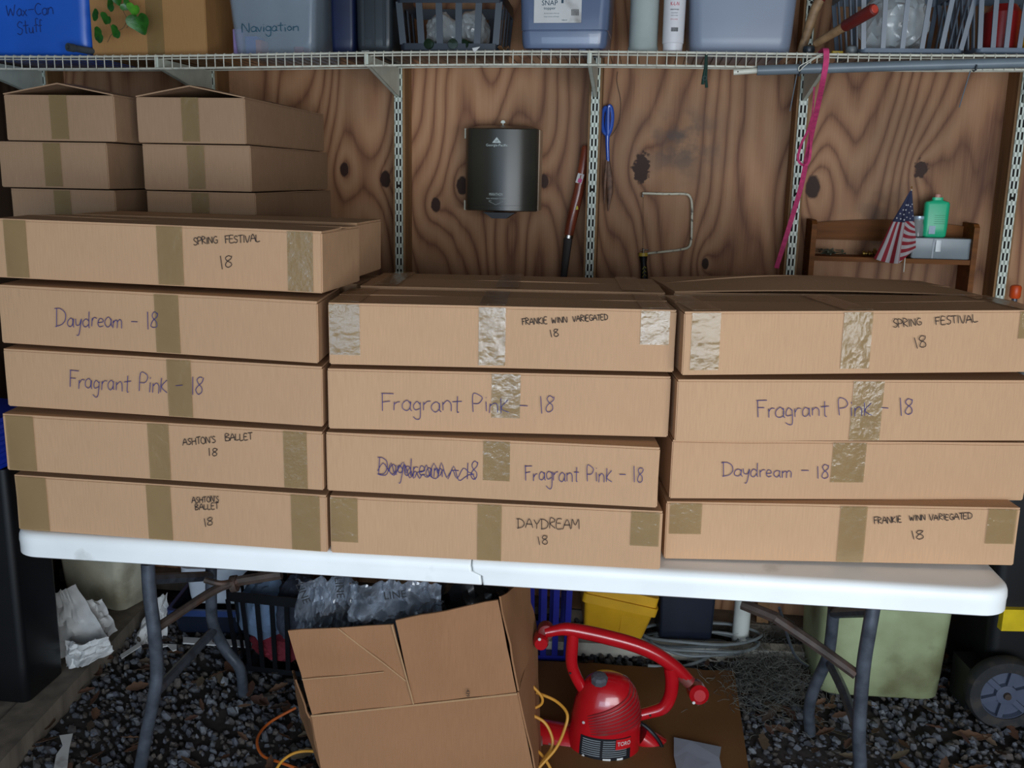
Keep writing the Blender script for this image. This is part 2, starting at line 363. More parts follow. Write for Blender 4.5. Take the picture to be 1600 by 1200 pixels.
# studs
STU=[-1.19,-.61,0,.61,1.22,1.83,2.44,3.05]
for i,u in enumerate(STU):
    structure(MB().span((u-.019,.004,.05),(u+.019,.095,2.6)),'trim_%d'%(i+1),STUDW,WALL,smooth=0)
structure(MB().span((-1.28,.004,0),(3.2,.095,.045)),'baseboard_back',STUDD,WALL,smooth=0)
for i,y in enumerate((-.45,-.95,-1.5,-2.1)):
    structure(MB().span((-1.28,y-.02,.05),(-1.19,y+.02,2.6)),'trim_%d'%(i+9),STUDD,WALL,smooth=0)
b0,b1=PZ(0,1194,.05),PZ(227,948,.05); b0.z=b1.z=0
d=(b1-b0); d.z=0; ang=math.atan2(d.y,d.x); SL=T(b0)@Matrix.Rotation(ang,4,'Z')
structure(MB().span((-.3,0,-.01),(d.length+.05,.10,.055)),'baseboard_left',STUDD,SL,smooth=0)
structure(MB().span((-.3,.103,-.01),(d.length+.1,.30,.050)),'trim_13',STUDD,SL,smooth=0)

# ------------------------------------------------------------------ slotted shelf standards with brackets
def shelf_z(u): return 1.795+.006*math.sin(u*2.4+.6)+.003*u
def standard(u,label):
    M=WALL@T(u,0,0); t=thing('shelf_standard',label,'shelf standard',M@T(0,0,.35),'slotted shelf standards on the studs')
    m=MB()
    for a,b in ((-.0125,-.0085),(-.0025,.0025),(.0085,.0125)): m.span((a,-.0015,.35),(b,0,2.5))
    z=.35
    while z<2.5: m.span((-.0125,-.0015,z),(.0125,0,z+.0125)); z+=.0345
    m.span((-.0125,0,.35),(-.0112,.0035,2.5)); m.span((.0112,0,.35),(.0125,.0035,2.5))
    o=m.build('slotted_rail',ENAMEL2,t,M,smooth=0)
    MB().span((-.0108,.0015,.35),(.0108,.0034,2.5)).build('slot_shade',SLOTDK,t,M,smooth=0)  # dark strip standing in for the shade seen through the slots
    for zz in (1.44,.95,1.98): MB().lathe([(.0045,0),(.0035,.002)],10,T(0,-.0015,zz)@RX(90)).build('screw',SLOTDK,t,M)
    # bracket
    zz=shelf_z(u)-.004; fr=-.345; bw=.0055
    m=MB()
    for sx in (-bw,bw-.0012):
        pr=[(-.002,zz-.085),(-.03,zz-.082),(fr,zz-.026),(fr,zz-.002),(-.002,zz)]
        m.loft([[Vector((sx,y,z)) for y,z in pr],[Vector((sx+.0012,y,z)) for y,z in pr]])
    m.loft([[Vector((x,-.002,zz-.085)) for x in(-bw,bw)]+[Vector((x,-.002,zz-.083)) for x in(bw,-bw)],[Vector((x,-.03,zz-.082)) for x in(-bw,bw)]+[Vector((x,-.03,zz-.08)) for x in(bw,-bw)],[Vector((x,fr,zz-.026)) for x in(-bw,bw)]+[Vector((x,fr,zz-.024)) for x in(bw,-bw)]])
    m.span((-bw,fr-.0012,zz-.026),(bw,fr,zz))
    m.build('bracket',ENAMEL2,t,M,smooth=0)
LBL=['white slotted shelf standard at the far left corner above the upper cartons','white slotted shelf standard behind the right-hand upper cartons, mostly hidden','white slotted shelf standard between the upper left cartons and the dark towel dispenser','white slotted shelf standard between the wooden-handled tool and the blue-handled shears','white slotted shelf standard with the pink strap hanging across it','white slotted shelf standard at the right edge beside the small wooden rack']
for u,l in zip(STU[:6],LBL): standard(u,l)

# ------------------------------------------------------------------ wire shelf
UL,UR=-1.27,2.35; FRY=-.35
sh=thing('wire_shelf','long white enamel wire shelf running across the whole plywood wall','shelf',WALL@T(0,0,shelf_z(0)))
def rail(y,dz,r,name):
    MB().tube([(UL+(UR-UL)*i/40,y,shelf_z(UL+(UR-UL)*i/40)+dz) for i in range(41)],r,8).build(name,ENAMEL,sh,WALL)
rail(-.02,-.004,.0020,'back_rail'); rail(FRY+.028,-.0052,.0020,'under_rail')
DUSTY_SHADE=mat('dusty_shaded_wire',(120,104,84),rough=.8,var=.2,scale=30)  # dusty brown-grey, with the shade under the deck darkened into the colour
m=MB(); dk=MB(); u=UL; n=0
while u<UR:
    z=shelf_z(u); m.tube([(u,FRY+.01,z+.003),(u,FRY+.0,z+.003),(u,FRY-.004,z+.001),(u,FRY-.0042,z-.036)],.0015,6); dk.tube([(u,.0,z),(u,FRY+.01,z+.003)],.0012,5); u+=.0254; n+=1
for dy,dz in ((0,-.001),(.002,-.034)): m.tube([(UL+(UR-UL)*i/40,FRY+dy,shelf_z(UL+(UR-UL)*i/40)+dz) for i in range(41)],.0031,8)
m.build('front_lip',ENAMEL,sh,WALL); dk.build('deck_wires',DUSTY_SHADE,sh,WALL)

# ================================================================== folding table
TA=R(-5.9); TM=T(-1.035,1.862,0)@Matrix.Rotation(TA,4,'Z')        # x along the front edge
TW,TD=1.99,.82
tb=thing('folding_table','long white plastic folding table under the stacked cartons','table',TM@T(TW/2,TD/2,0))
XJ=.978
def outline(x0,x1,y0,y1,r0,r1,z):
    L=[]
    for cx,cy,a0,r in ((x1-r1,y1-r1,0,r1),(x0+r0,y1-r0,90,r0),(x0+r0,y0+r0,180,r0),(x1-r1,y0+r1,270,r1)):
        for k in range(9): a=R(a0+90*k/8); L.append(Vector((cx+r*math.cos(a),cy+r*math.sin(a),z)))
    return L
def half(x0,x1,rl,rr_,jl):
    lv=[]
    for z,ins,j in ((.688,.010,1),(.687,.004,1),(.690,.0,1),(.708,.0,.9),(.716,-.001,.1),(.728,0,0),(.735,.003,0),(.7388,.009,0),(.74,.018,0)):
        a=x0+(ins if rl>.02 else .0012+(.022*j if jl=='R' else 0)); b=x1-(ins if rr_>.02 else .0012-(.022*j if jl=='L' else 0))
        q=min(ins,.012) if rl>.02 and rr_>.02 else ins
        lv.append(outline(a,b,ins,TD-ins,max(rl-ins,.004),max(rr_-ins,.004),z))
    m=MB().loft(lv[::-1],cap=(1,0))
    inner=[outline(x0+.02+(0 if rl>.02 else .02),x1-.02-(0 if rr_>.02 else -.0),.022,TD-.022,.03,.03,z) for z in (.688,.722)]
    m.loft([lv[0]]+inner[:1]+[inner[1]],cap=(0,1))
    return m
half(0,XJ-.011,.06,.004,'L').build('tabletop_half',WHITEPL,tb,TM,smooth=50)
half(XJ-.011,TW,.004,.06,'R').build('tabletop_half',WHITEPL,tb,TM,smooth=50)
# legs, through the pixels at their own depths
def pts(*a): return [PY(x,y,Y) for x,y,Y in a]
def ext(P,z=0):  # continue the last segment to height z
    a,b=P[-2],P[-1]; d=b-a; return P+[b+d*((z-b.z)/d.z)]
W_=Matrix()
fl=ext(pts((231,880,2.04),(234,930,2.04),(241,985,2.04),(245,1040,2.05),(243,1075,2.05),(232,1130,2.06),(222,1185,2.07)))
bl=pts((330,886,2.42),(330,930,2.42),(333,975,2.44),(352,1015,2.46),(375,1045,2.47))+[PZ(380,1086,.0)]
fr=ext(pts((1365,945,1.93),(1358,985,1.93),(1350,1035,1.94),(1345,1090,1.95),(1342,1150,1.955),(1344,1195,1.96)))
br=pts((1303,950,2.30),(1298,1000,2.31),(1292,1030,2.32),(1272,1075,2.335),(1264,1110,2.35))+[PZ(1266,1146,0)]
for P in (fl,bl,fr,br):
    q=smoothpath(P,5); MB().tube(q,.0155,12).build('leg',STEEL,tb,W_)
def bar(P,r,name,m,n=8,flat=1): MB().tube(smoothpath(P,4) if len(P)>2 else P,r,n,flat=flat).build(name,m,tb,W_)
bar([PY(243,1082,2.05),PY(290,1032,2.24),PY(334,985,2.44)],.0125,'cross_bar',STEEL)
bar([PY(232,905,2.04),PY(330,900,2.42)],.013,'cross_bar',STEEL)
bar([PY(1343,1150,1.95),PY(1318,1080,2.12),PY(1296,1035,2.32)],.0125,'cross_bar',STEEL)
bar([PY(1362,955,1.93),PY(1303,958,2.30)],.013,'cross_bar',STEEL)
bar([PY(247,980,2.06),PY(330,925,2.2),PY(372,908,2.25)],.011,'brace',RUST)
bar([PY(372,908,2.25),PY(440,897,2.25)],.0135,'brace',RUST)
bar([PY(1338,1054,1.95),PY(1280,1012,2.0),PY(1212,966,2.05)],.0125,'brace',RUST)
bar([PY(1215,966,2.05),PY(1160,944,2.1)],.0135,'brace',RUST)
bar([PY(320,906,2.22),PY(345,912,2.22),PY(368,908,2.25)],.008,'brace_link',RUST)
MB().lathe([(.017,-.008),(.021,-.008),(.021,.008),(.017,.008)],14,T(PY(366,912,2.25))@RY(80)).build('locking_ring',RUST,tb,W_)
bar([PY(1218,950,2.1),PY(1240,1020,2.3),PY(1262,1040,2.4)],.004,'brace_link',STEEL)

# ================================================================== cartons
BH,BG=.1204,.00524
def carton(name,label,M,W,D,h,m=CARD,group=None,seed=0,lift=.0015,bulge=0,tent=None,shear=0):
    """M: front-left-bottom corner; x to the right, y away, z up"""
    rg=random.Random(seed); SH=Matrix.Identity(4); SH[0][1]=shear; MS=M@SH
    t=thing(name,label,'carton',M@T(W/2,D/2,0),group)
    bm=bmesh.new(); bmesh.ops.create_cube(bm,size=1)
    for v in bm.verts: v.co=Vector(((v.co.x+.5)*W,(v.co.y+.5)*D,(v.co.z+.5)*(h-.004)))
    bmesh.ops.bevel(bm,geom=list(bm.edges),offset=.0022,segments=2,affect='EDGES')
    bmesh.ops.bisect_plane
    for k in range(1,10):
        bmesh.ops.bisect_plane(bm,geom=bm.verts[:]+bm.edges[:]+bm.faces[:],plane_co=(W*k/10,0,0),plane_no=(1,0,0))
    for k in range(1,4):
        bmesh.ops.bisect_plane(bm,geom=bm.verts[:]+bm.edges[:]+bm.faces[:],plane_co=(0,0,h*k/4),plane_no=(0,0,1))
    for v in bm.verts:
        x,y,z=v.co; k=math.sin(math.pi*min(max(z/h,0),1)); s=noise.noise(Vector((x*5+seed,y*5,z*6)))
        if y<D*.1: v.co.y-=.0022*k*s+.0006*s
        if x>W*.97: v.co.x+=.0015*k*s
        if z>h*.8: v.co.z-=.0012*abs(noise.noise(Vector((x*4+seed*3,y,0))))*2
    mb=MB(); mb.add([v.co for v in bm.verts],[[v.index for v in f.verts] for f in bm.faces]); bm.free()
    mb.build('body',m,t,MS,smooth=30)
    if tent:
        wl=W*.5+.003
        for s in (0,1):
            def fn(a,b):
                x=(W*.5*a) if s==0 else (W-W*.5*a); 
                return (x,b*D,h-.003+tent*a+.004*a*math.sin(b*9))
            MB().sheet(fn,6,8,.003).build('flap',m,t,MS,smooth=30)
    else:
        for s in (0,1):
            ph=rg.uniform(0,6)
            def fn(a,b):
                y=(D*.5-.0012)*b if s==0 else D-(D*.5-.0012)*b
                return (.001+(W-.002)*a,.001+y*.998,h-.0035+b*b*lift*(.6+.4*math.sin(a*7+ph))+bulge*math.sin(math.pi*a)*(.35+.65*math.sin(math.pi*(b*.5 if s==0 else 1-b*.5)))*(1))
            MB().sheet(fn,24,5,.003).build('flap',m,t,MS,smooth=30)
    return t
def tape(t,M,x0,x1,z0,z1,h,over=0,seed=0):
    """packing tape down the front face (local x range), optionally folded over the top"""
    zs=[]; L=[]
    nu=6
    def fn(a,b):
        tot=(z1-z0)+over; s=b*tot
        x=x0+(x1-x0)*a
        wob=.0004*noise.noise(Vector((x*90,s*60,seed)))
        if s<=z1-z0: return (x,-.0042-wob,z0+s)
        return (x,-.0042+(s-(z1-z0)),h+.0022+wob)
    nb=8 if not over else 8
    if over:
        def fn2(a,b):
            return (x0+(x1-x0)*a+b*0,-.003+over*b,h+.0012+.0006*noise.noise(Vector((a*9,b*20,seed))))
        MB().sheet(fn2,4,16,.0002).build('tape',TAPE,t,M,smooth=60)
        over=0
    MB().sheet(lambda a,b:(x0+(x1-x0)*a,-.0034-.0003*noise.noise(Vector((a*7,b*9,seed))),z0+(z1-z0)*b),4,10,.0002).build('tape',TAPE,t,M,smooth=60)
def face_x(M,px,py): return PP(px,py,M).x
FIT={ # level, x, y, yaw, dW, tilt
'L5':(4,-1.052,1.949,-8.8,.032,.0118),'L4':(3,-1.038,1.921,-11,.022,.0075),'L3':(2,-1.025,1.897,-8.7,.0092,.0073),'L2':(1,-1.027,1.875,-7.3,.0083,.0038),'L1':(0,-1.016,1.877,-7.9,.004,.0006),
'M4':(3,-.35,1.802,-1.8,-.0043,-.0013),'M3':(2,-.353,1.795,-1.7,-.0065,-.0008),'M2':(1,-.358,1.793,-5.8,-.0194,.0008),'M1':(0,-.352,1.785,-4.9,-.0145,0),
'R4':(3,.313,1.739,4.8,.03,-.0113),'R3':(2,.308,1.745,3.2,.03,-.0046),'R2':(1,.311,1.785,2.3,.045,.0005),'R1':(0,.306,1.779,-1.4,.0206,-.0089)}
SPECS={
'L5':('top carton of the front left stack, marked SPRING FESTIVAL 18 in black',[(10,45,1),(247,287,1),(450,490,1)],
      [('SPRING',(303,383),(340,380),11,INK),('FESTIVAL',(352,380),(406,377.5),11,INK),('18',(344,420),(364,418),20,INK)]),
'L4':('carton second from the top of the front left stack, marked Daydream - 18 in pen',[(243,281,1)],[('Daydream - 18',(86,510),(246,514),26,PEN)]),
'L3':('middle carton of the front left stack, marked Fragrant Pink - 18 in pen',[(262,300,1)],[('Fragrant Pink - 18',(108,606),(316,617),27,PEN)]),
'L2':("carton second from the table in the left stack, marked ASHTON'S BALLET on one line",[(12,55,1),(232,265,1),(443,480,1)],
      [("ASHTON'S",(286,696),(337,692),10.5,INK),('BALLET',(352,689),(394,687),10.5,INK),('18',(325,713),(340,713),13,INK)]),
'L1':("bottom carton of the left stack on the table, marked ASHTON'S BALLET on two lines",[(28,75,1),(230,268,1),(455,500,1)],
      [("ASHTON'S",(300,786),(342,784),9,INK),('BALLET',(305,797),(341,795),9,INK),('18',(319,823),(333,821),13,INK)]),
'M4':('top carton of the middle stack, marked FRANKIE WINN VARIEGATED 18',[(515,563,.85),(748,790,.97),(1000,1045,.56)],
      [('FRANKIE',(816,508),(855,506),10,INK),('WINN',(862,505),(886,504),9,INK),('VARIEGATED',(895,503),(950,500),9,INK),('18',(860,527),(873,525),12,INK)]),
'M3':('carton second from the top of the middle stack, marked Fragrant Pink - 18',[(768,813,.75)],[('Fragrant Pink - 18',(596,641),(866,645),27,PEN)]),
'M2':('carton in the middle stack with a scribbled-out name beside Fragrant Pink - 18',[(755,797,.68)],
      [('Daydream - 18',(590,741),(745,748),27,PEN,'x'),('Fragrant Pink - 18',(820,751),(1005,753),25,PEN)]),
'M1':('bottom carton of the middle stack on the table, marked DAYDREAM 18 in capitals',[(518,560,.8),(746,784,1),(985,1030,.6)],
      [('DAYDREAM',(808,825),(905,827),15,INK),('18',(841,852),(856,850),13,INK)]),
'R4':('top carton of the front right stack, marked SPRING FESTIVAL 18, shiny tape at its left',[(1079,1124,.93),(1315,1360,.93),(1588,1632,.45)],
      [('SPRING',(1396,512),(1440,508),12,INK),('FESTIVAL',(1462,508),(1527,503),12,INK),('18',(1430,546),(1448,542),17,INK)]),
'R3':('carton second from the top of the right stack, marked Fragrant Pink - 18',[(1330,1378,1)],[('Fragrant Pink - 18',(1183,652),(1426,648),26,PEN)]),
'R2':('carton second from the table in the right stack, marked Daydream - 18 in pen',[(1298,1350,.7)],[('Daydream - 18',(1128,744),(1294,747),21,PEN)]),
'R1':('bottom carton of the right stack on the table, marked FRANKIE WINN VARIEGATED 18',[(1045,1095,.55),(1310,1352,1),(1540,1585,.62)],
      [('FRANKIE',(1366,819),(1409,816),10,INK),('WINN',(1421,814),(1446,813),9,INK),('VARIEGATED',(1452,813),(1519,811),9,INK),('18',(1424,844),(1443,841),13,INK)]),
}
def scribble(tw):
    rg=random.Random(5); out=[]
    for k in range(2):
        p=[]; x=0
        while x<tw: p.append((x,rg.uniform(-.05,.85) if len(p)%2 else rg.uniform(-.25,.3)+.1)); x+=rg.uniform(.18,.42)
        out.append([(v.x,v.y) for v in smoothpath([(a,b,0) for a,b in p],3)])
    return out
for nme,(k,x,y,yaw,dW,ti) in FIT.items():
    W=.66+dW; z0=.74+k*(BH+BG)-ti*x+.0006
    if k==0: z0=max(z0,.7406)
    M=T(x,y,z0)@RZ(yaw)@Matrix.Rotation(ti*math.cos(R(yaw)),4,'Y')
    lab,tp,wr=SPECS[nme]
    D=.232
    t=carton('lettered_carton',lab,M,W,D,BH,seed=k*3+ord(nme[0]),lift=.003 if nme in('M4','R4','L5') else .0012,group='lettered cartons stacked along the table front',m=CARD,shear=0 if nme=='L5' else math.tan(R(yaw)))
    F=M@T(0,-.0036,0)
    for j,(a,b,fr_) in enumerate(tp):
        q=PY((a+b)/2,300,y); 
        # pixel row at mid height of this face
        P0=M@Vector((W/2,0,BH/2)); 
        pyy={'L':395+ (4-k)*95,'M':530+(3-k)*100,'R':535+(3-k)*98}[nme[0]]
        xa,xb=face_x(M,a,pyy),face_x(M,b,pyy)
        xa=max(xa,.002); xb=min(xb,W-.002)
        tape(t,M,xa,xb,BH-.004-(BH-.006)*fr_,BH-.004,BH,over=(D-.006) if nme in('M4','R4') else 0,seed=j+k)
    for wspec in wr:
        s,p0,p1,cap,ink=wspec[:5]
        write(t,F,s,p0,p1,cap,ink,r=.0007 if ink is INK else .0007,extra=scribble if len(wspec)>5 else None)
# cartons of the second row, only their tops and right ends show
HID='plain cardboard carton in the hidden second row behind the lettered cartons'
def plain(x,y,z,yaw,W,D,h,label,group,seed,ti=0,**k):
    M=T(x,y,z)@RZ(yaw)@Matrix.Rotation(ti,4,'Y')
    return carton('plain_carton',label,M,W,D,h,m=CARD,group=group,seed=seed,**k),M
for k in range(5):
    top=k==4
    plain(-1.0 if k<4 else -1.0,2.19 if k<4 else 2.20,.7445+k*(BH+BG)+(.009 if top else .0),-7,.66,.20,BH,'plain carton just behind the top left lettered carton, only its right end showing' if top else HID,'cartons in the hidden second row',30+k,ti=.004 if k<4 else .0075)
for k in range(4):
    top=k==3
    t,M=plain(-.33,2.055,.7445+k*(BH+BG),-2.5,.652,.285,BH,'plain taped carton behind the top carton of the middle stack, only its lid showing' if top else HID,'cartons in the hidden second row',40+k,lift=.003 if top else .001)
    if top: 
        for a in (.03,.29,.56): MB().sheet(lambda u,v:(a+.05*u,.004+.275*v,BH+.0022+.0006*noise.noise(Vector((u*9,v*20,1)))),4,14,.0002).build('tape',TAPE,t,M,smooth=60)
for k in range(4):
    top=k==3
    t,M=plain(.345,2.06,.7445+k*(BH+BG),1.5 if not top else 2.5,.68,.30,BH,'bulging carton behind the top carton of the right stack, its lid arching up' if top else HID,'cartons in the hidden second row',50+k,lift=.004 if top else .001,bulge=.020 if top else 0)
# turned cartons behind, short ends to the front
TH=.1128;TS=.1142
rows=[(7,(5,150),(185,150),(212,152),(387,150)),(6,(-3,228),(174,228),(222,232),(396,233)),(5,(17,304),(187,304),(229,306),(404,306))]
YT=2.45
TL=[['top carton of the turned stack at far left, its lid flaps tented','top right carton of the turned stack behind, lid tented, long side showing'],
    ['second-from-top turned carton at far left, plain end facing forward','second-from-top turned carton with a light nick on its long side'],
    ['third turned carton from the top at far left, half hidden by the lettered one','third turned carton from the top, right-hand column, half hidden']]
def turned(x0,x1,z,label,group,seed,tp=None,tent=None,yaw=-6,m=CARD2):
    W=(x1-x0)/math.cos(R(yaw)); M=T(x0,YT,z)@RZ(yaw)
    t=carton('turned_carton',label,M,W,.64,TH,m=m,group=group,seed=seed,tent=tent)
    if tp: tape(t,M,W*tp[0],W*tp[1],.004,TH-.004,TH,seed=seed)
    return t
for i,(lv,a,b,c,d_) in enumerate(rows):
    for j,(p,q) in enumerate(((a,b),(c,d_))):
        P,Q=PY(p[0],p[1],YT),PY(q[0],q[1],YT)
        turned(P.x,Q.x,.741+lv*TS,TL[i][j],'cartons of the turned stack',60+i*2+j,tp=(.42,.58),tent=.026 if i==0 else None)
for lv in range(5):
    for j,x0 in enumerate((-1.262,-.935)):
        turned(x0,x0+.285,.741+lv*TS,'plain turned carton low in the hidden rear stack','hidden cartons under the turned stack',80+lv*2+j)
# ================================================================== things on the wire shelf
def SZ(u): return shelf_z(u)+.0052
def tote(name,label,cat,a,b,off,depth,h,m,taper=.03,r=.02,group=None,rim=None,space=None,wall=.003,yaw=0,lid=None,Mx=None,w=None):
    if Mx is None:
        ua,ub=PW(a,60,off).x,PW(b,60,off).x; w=ub-ua
        Mx=WALL@T((ua+ub)/2,-off+depth/2,SZ((ua+ub)/2))@RZ(yaw)
    t=thing(name,label,cat,Mx,group)
    ls=[rr(w-.012,depth-.012,r,0),rr(w-.002,depth-.002,r,.006)]
    for k in range(1,7): ls.append(rr(w+taper*k/6,depth+taper*k/6,r,h*k/6))
    ins=[rr(w+taper*k/6-2*wall,depth+taper*k/6-2*wall,r-.002,.004+(h-.004)*k/6) for k in (6,0)]
    MB().loft(ls+ins).build('body',m,t,Mx,smooth=50)
    if rim: 
        MB().loft([rr(w+taper-.002,depth+taper-.002,r,h-.02),rr(w+taper+.022,depth+taper+.022,r,h-.02),rr(w+taper+.022,depth+taper+.022,r,h),rr(w+taper-.002,depth+taper-.002,r,h)],cap=(0,0)).build('rim',rim,t,Mx)
    if lid:
        MB().loft([rr(w+taper+.02,depth+taper+.02,r,h-.008),rr(w+taper+.024,depth+taper+.024,r,h),rr(w+taper+.012,depth+taper+.012,r,h+.014),rr(w+taper-.02,depth+taper-.02,r,h+.016)]).build('lid',lid,t,Mx)
    return t,Mx,w
def translucent(name,c,alpha,rough=.25): return mat(name,c,rough=rough,var=.06,scale=5,alpha=alpha,spec=.5)
BLUET=mat('translucent_blue_plastic',(40,104,214),rough=.35,var=.1,scale=4)
t,M,w=tote('storage_tote','bright blue storage tote with handwriting at the far left of the shelf','storage tote',-70,138,.30,.30,.24,BLUET,.03,.03)
F=M@T(0,-.1515,0)@Matrix.Rotation(math.atan2(.015,.24),4,'X')
MARK=mat('faded_marker',(22,50,120),rough=.7,var=.05)
write(t,F,'Wax-Can',(10,26),(83,22),18,MARK,r=.0012); write(t,F,'Stuff',(28,54),(66,50),20,MARK,r=.0012)
# carton with ivy
t=carton('shelf_carton','brown carton on the shelf between the blue tote and the clear tote',WALL@T(PW(152,60,.27).x,-.30,SZ(-.6))@RZ(3),PW(326,60,.27).x-PW(152,60,.27).x,.27,.20,m=cardboard('kraft_cardboard_golden',(172,128,80)),seed=3)
M=WM[t.name]; MB().sheet(lambda a,b:(-.004+.05*a,-.137,.002+.19*b),3,8,.0003).build('tape',TAPE,t,M)
def bit(px,py,off,pts_,r,m,name,label,cat): return tag(MB().tube([PW(*p) for p in pts_],r,10).build(name,m,None,WALL),label,cat)
GREYP=mat('dark_grey_pipe',(70,78,84),rough=.5,var=.15,scale=20)
p=thing('pipe_end','short dark grey pipe lying on the shelf under the ivy','pipe',WALL@T(PW(105,60,.36).x,-.33,SZ(-.9)))
uu=PW(105,62,.372); ve=PW(168,70,.24)
zz=SZ(uu.x)+.0115
PA,PB=Vector((uu.x,-.372,zz+.006)),Vector((ve.x+.03,-.18,zz))
m=MB(); 
def ringpts(c,dr,r,n=18):
    a=dr.orthogonal().normalized(); b=dr.cross(a).normalized(); return [c+(a*math.cos(2*math.pi*k/n)+b*math.sin(2*math.pi*k/n))*r for k in range(n)]
dr=(PB-PA).normalized()
m.loft([ringpts(PB,dr,.0095),ringpts(PA+dr*.02,dr,.0095),ringpts(PA+dr*.02,dr,.0115),ringpts(PA,dr,.0115),ringpts(PA,dr,.007),ringpts(PA+dr*.06,dr,.0065)],cap=(1,1)).build('tube',GREYP,p,WALL)
# ivy
LEAF=mat('ivy_leaf_green',(46,104,34),rough=.4,var=.25,scale=40,bump=.3,bscale=80); LEAF2=mat('ivy_leaf_bright',(84,156,44),rough=.4,var=.2,scale=40); VINE=mat('ivy_stem',(88,70,48),rough=.7)
iv=thing('ivy_vine','trailing green ivy sprig hanging in front of the shelf carton','ivy',WALL@T(PW(180,60,.36).x,-.36,SZ(-.75)+.01))
def wp(px,py,off): return PW(px,py,off)
MB().tube(smoothpath([wp(168,66,.365),wp(176,52,.37),wp(192,44,.37),wp(198,30,.37),wp(192,15,.37),wp(186,-10,.36)],5),.0009,6).build('stem',VINE,iv,WALL)
MB().tube(smoothpath([wp(176,52,.37),wp(172,38,.37),wp(165,30,.372)],5),.0008,6).build('stem',VINE,iv,WALL)
MB().tube(smoothpath([wp(198,44,.37),wp(206,32,.372),wp(214,24,.374)],5),.0008,6).build('stem',VINE,iv,WALL)
def leaf(px,py,size,rot,m,off=.378,tilt=20):
    size*=1.85
    c=wp(px,py,off); L=T(c)@RY(rot)@RX(tilt)
    pr=[(0,-.08),(.35,-.3),(.75,-.12),(.78,.3),(.45,.7),(0,1.15),(-.45,.7),(-.78,.3),(-.75,-.12),(-.35,-.3)]
    pr=[(v.x,v.y) for v in smoothpath([(a,b,0) for a,b in pr+[pr[0]]],3)[:-1]]
    mb=MB(); cen=Vector((0,0,-.25*size)); vs=[cen]; n=len(pr)
    for ring in (.5,1):
        for a,b in pr: vs.append(Vector((a*size*.62*ring, -.22*size*abs(a)*ring*ring+.12*size*(b*ring)**2*.5, -b*size*.62*ring)))
    fs=[]
    for k in range(n):
        q=(k+1)%n; fs+=[(0,1+k,1+q),(1+k,1+n+k,1+n+q,1+q)]
    vs2=[v+Vector((0,.0006,0)) for v in vs]; K=len(vs)
    fs2=[tuple(K+i for i in f[::-1]) for f in fs]; rim=[(1+n+k,K+1+n+k,K+1+n+(k+1)%n,1+n+(k+1)%n) for k in range(n)]
    mb.add([L@v for v in vs+vs2],fs+fs2+rim); mb.build('leaf',m,iv,WALL,smooth=60)
for a in ((216,28,.036,-8,LEAF),(210,10,.022,20,LEAF2),(184,48,.021,60,LEAF),(158,54,.024,75,LEAF),(168,26,.020,40,LEAF),(152,24,.018,100,LEAF),(194,6,.018,-50,LEAF),(176,8,.019,80,LEAF),(183,-3,.016,0,LEAF)): leaf(*a)
# clear tote
CLR=translucent('clear_tote_plastic',(160,176,190),.36,.2)
t,M,w=tote('clear_tote','clear plastic tote with faded handwriting and coloured things inside','storage tote',366,490,.29,.26,.24,CLR,.035,.02)
write(t,M@T(0,-.1315,0)@Matrix.Rotation(math.atan2(.0175,.24),4,'X'),'Navigation',(378,50),(466,48),14,mat('faded_teal_marker',(40,90,110),rough=.6),r=.0013)
for nm,c,px,py,sx,szz in (('folded_cloth',(60,80,190),392,63,.04,.05),('folded_cloth',(206,100,60),402,66,.022,.04),('folded_cloth',(176,60,66),466,70,.03,.02),('folded_cloth',(150,130,180),370,50,.03,.07)):
    q=PW(px,py,.27)
    o=MB().loft([rr(sx,.06,.008,z) for z in (SZ(q.x)+.006,SZ(q.x)+.01,SZ(q.x)+szz,SZ(q.x)+szz+.004)]); 
    for v in o.v: v.x+=q.x; v.y+=-.24
    tag(o.build(nm,mat('cloth_%d_%d'%(px,py),c,rough=.8,bump=.3),None,WALL),{392:'blue folded cloth seen through the clear tote',402:'small orange cloth beside the blue one in the clear tote',466:'red scrap at the right end inside the clear tote',370:'pale mauve cloth at the left end inside the clear tote'}[px],'cloth')
# dark bins
t,M,w=tote('dark_bin','dark blue narrow bin between the clear tote and the charcoal bin','bin',517,553,.28,.26,.25,DKBLUE,.004,.012)
CHAR=mat('charcoal_plastic',(40,47,52),rough=.35,var=.1)
t,M,w=tote('charcoal_bin','charcoal ribbed bin left of the black basket on the shelf','bin',557,612,.28,.26,.25,CHAR,.006,.015)
for k in range(3): MB().box((-.03+.03*k,-.1325,.13),(.008,.004,.22)).build('rib',CHAR,t,M)
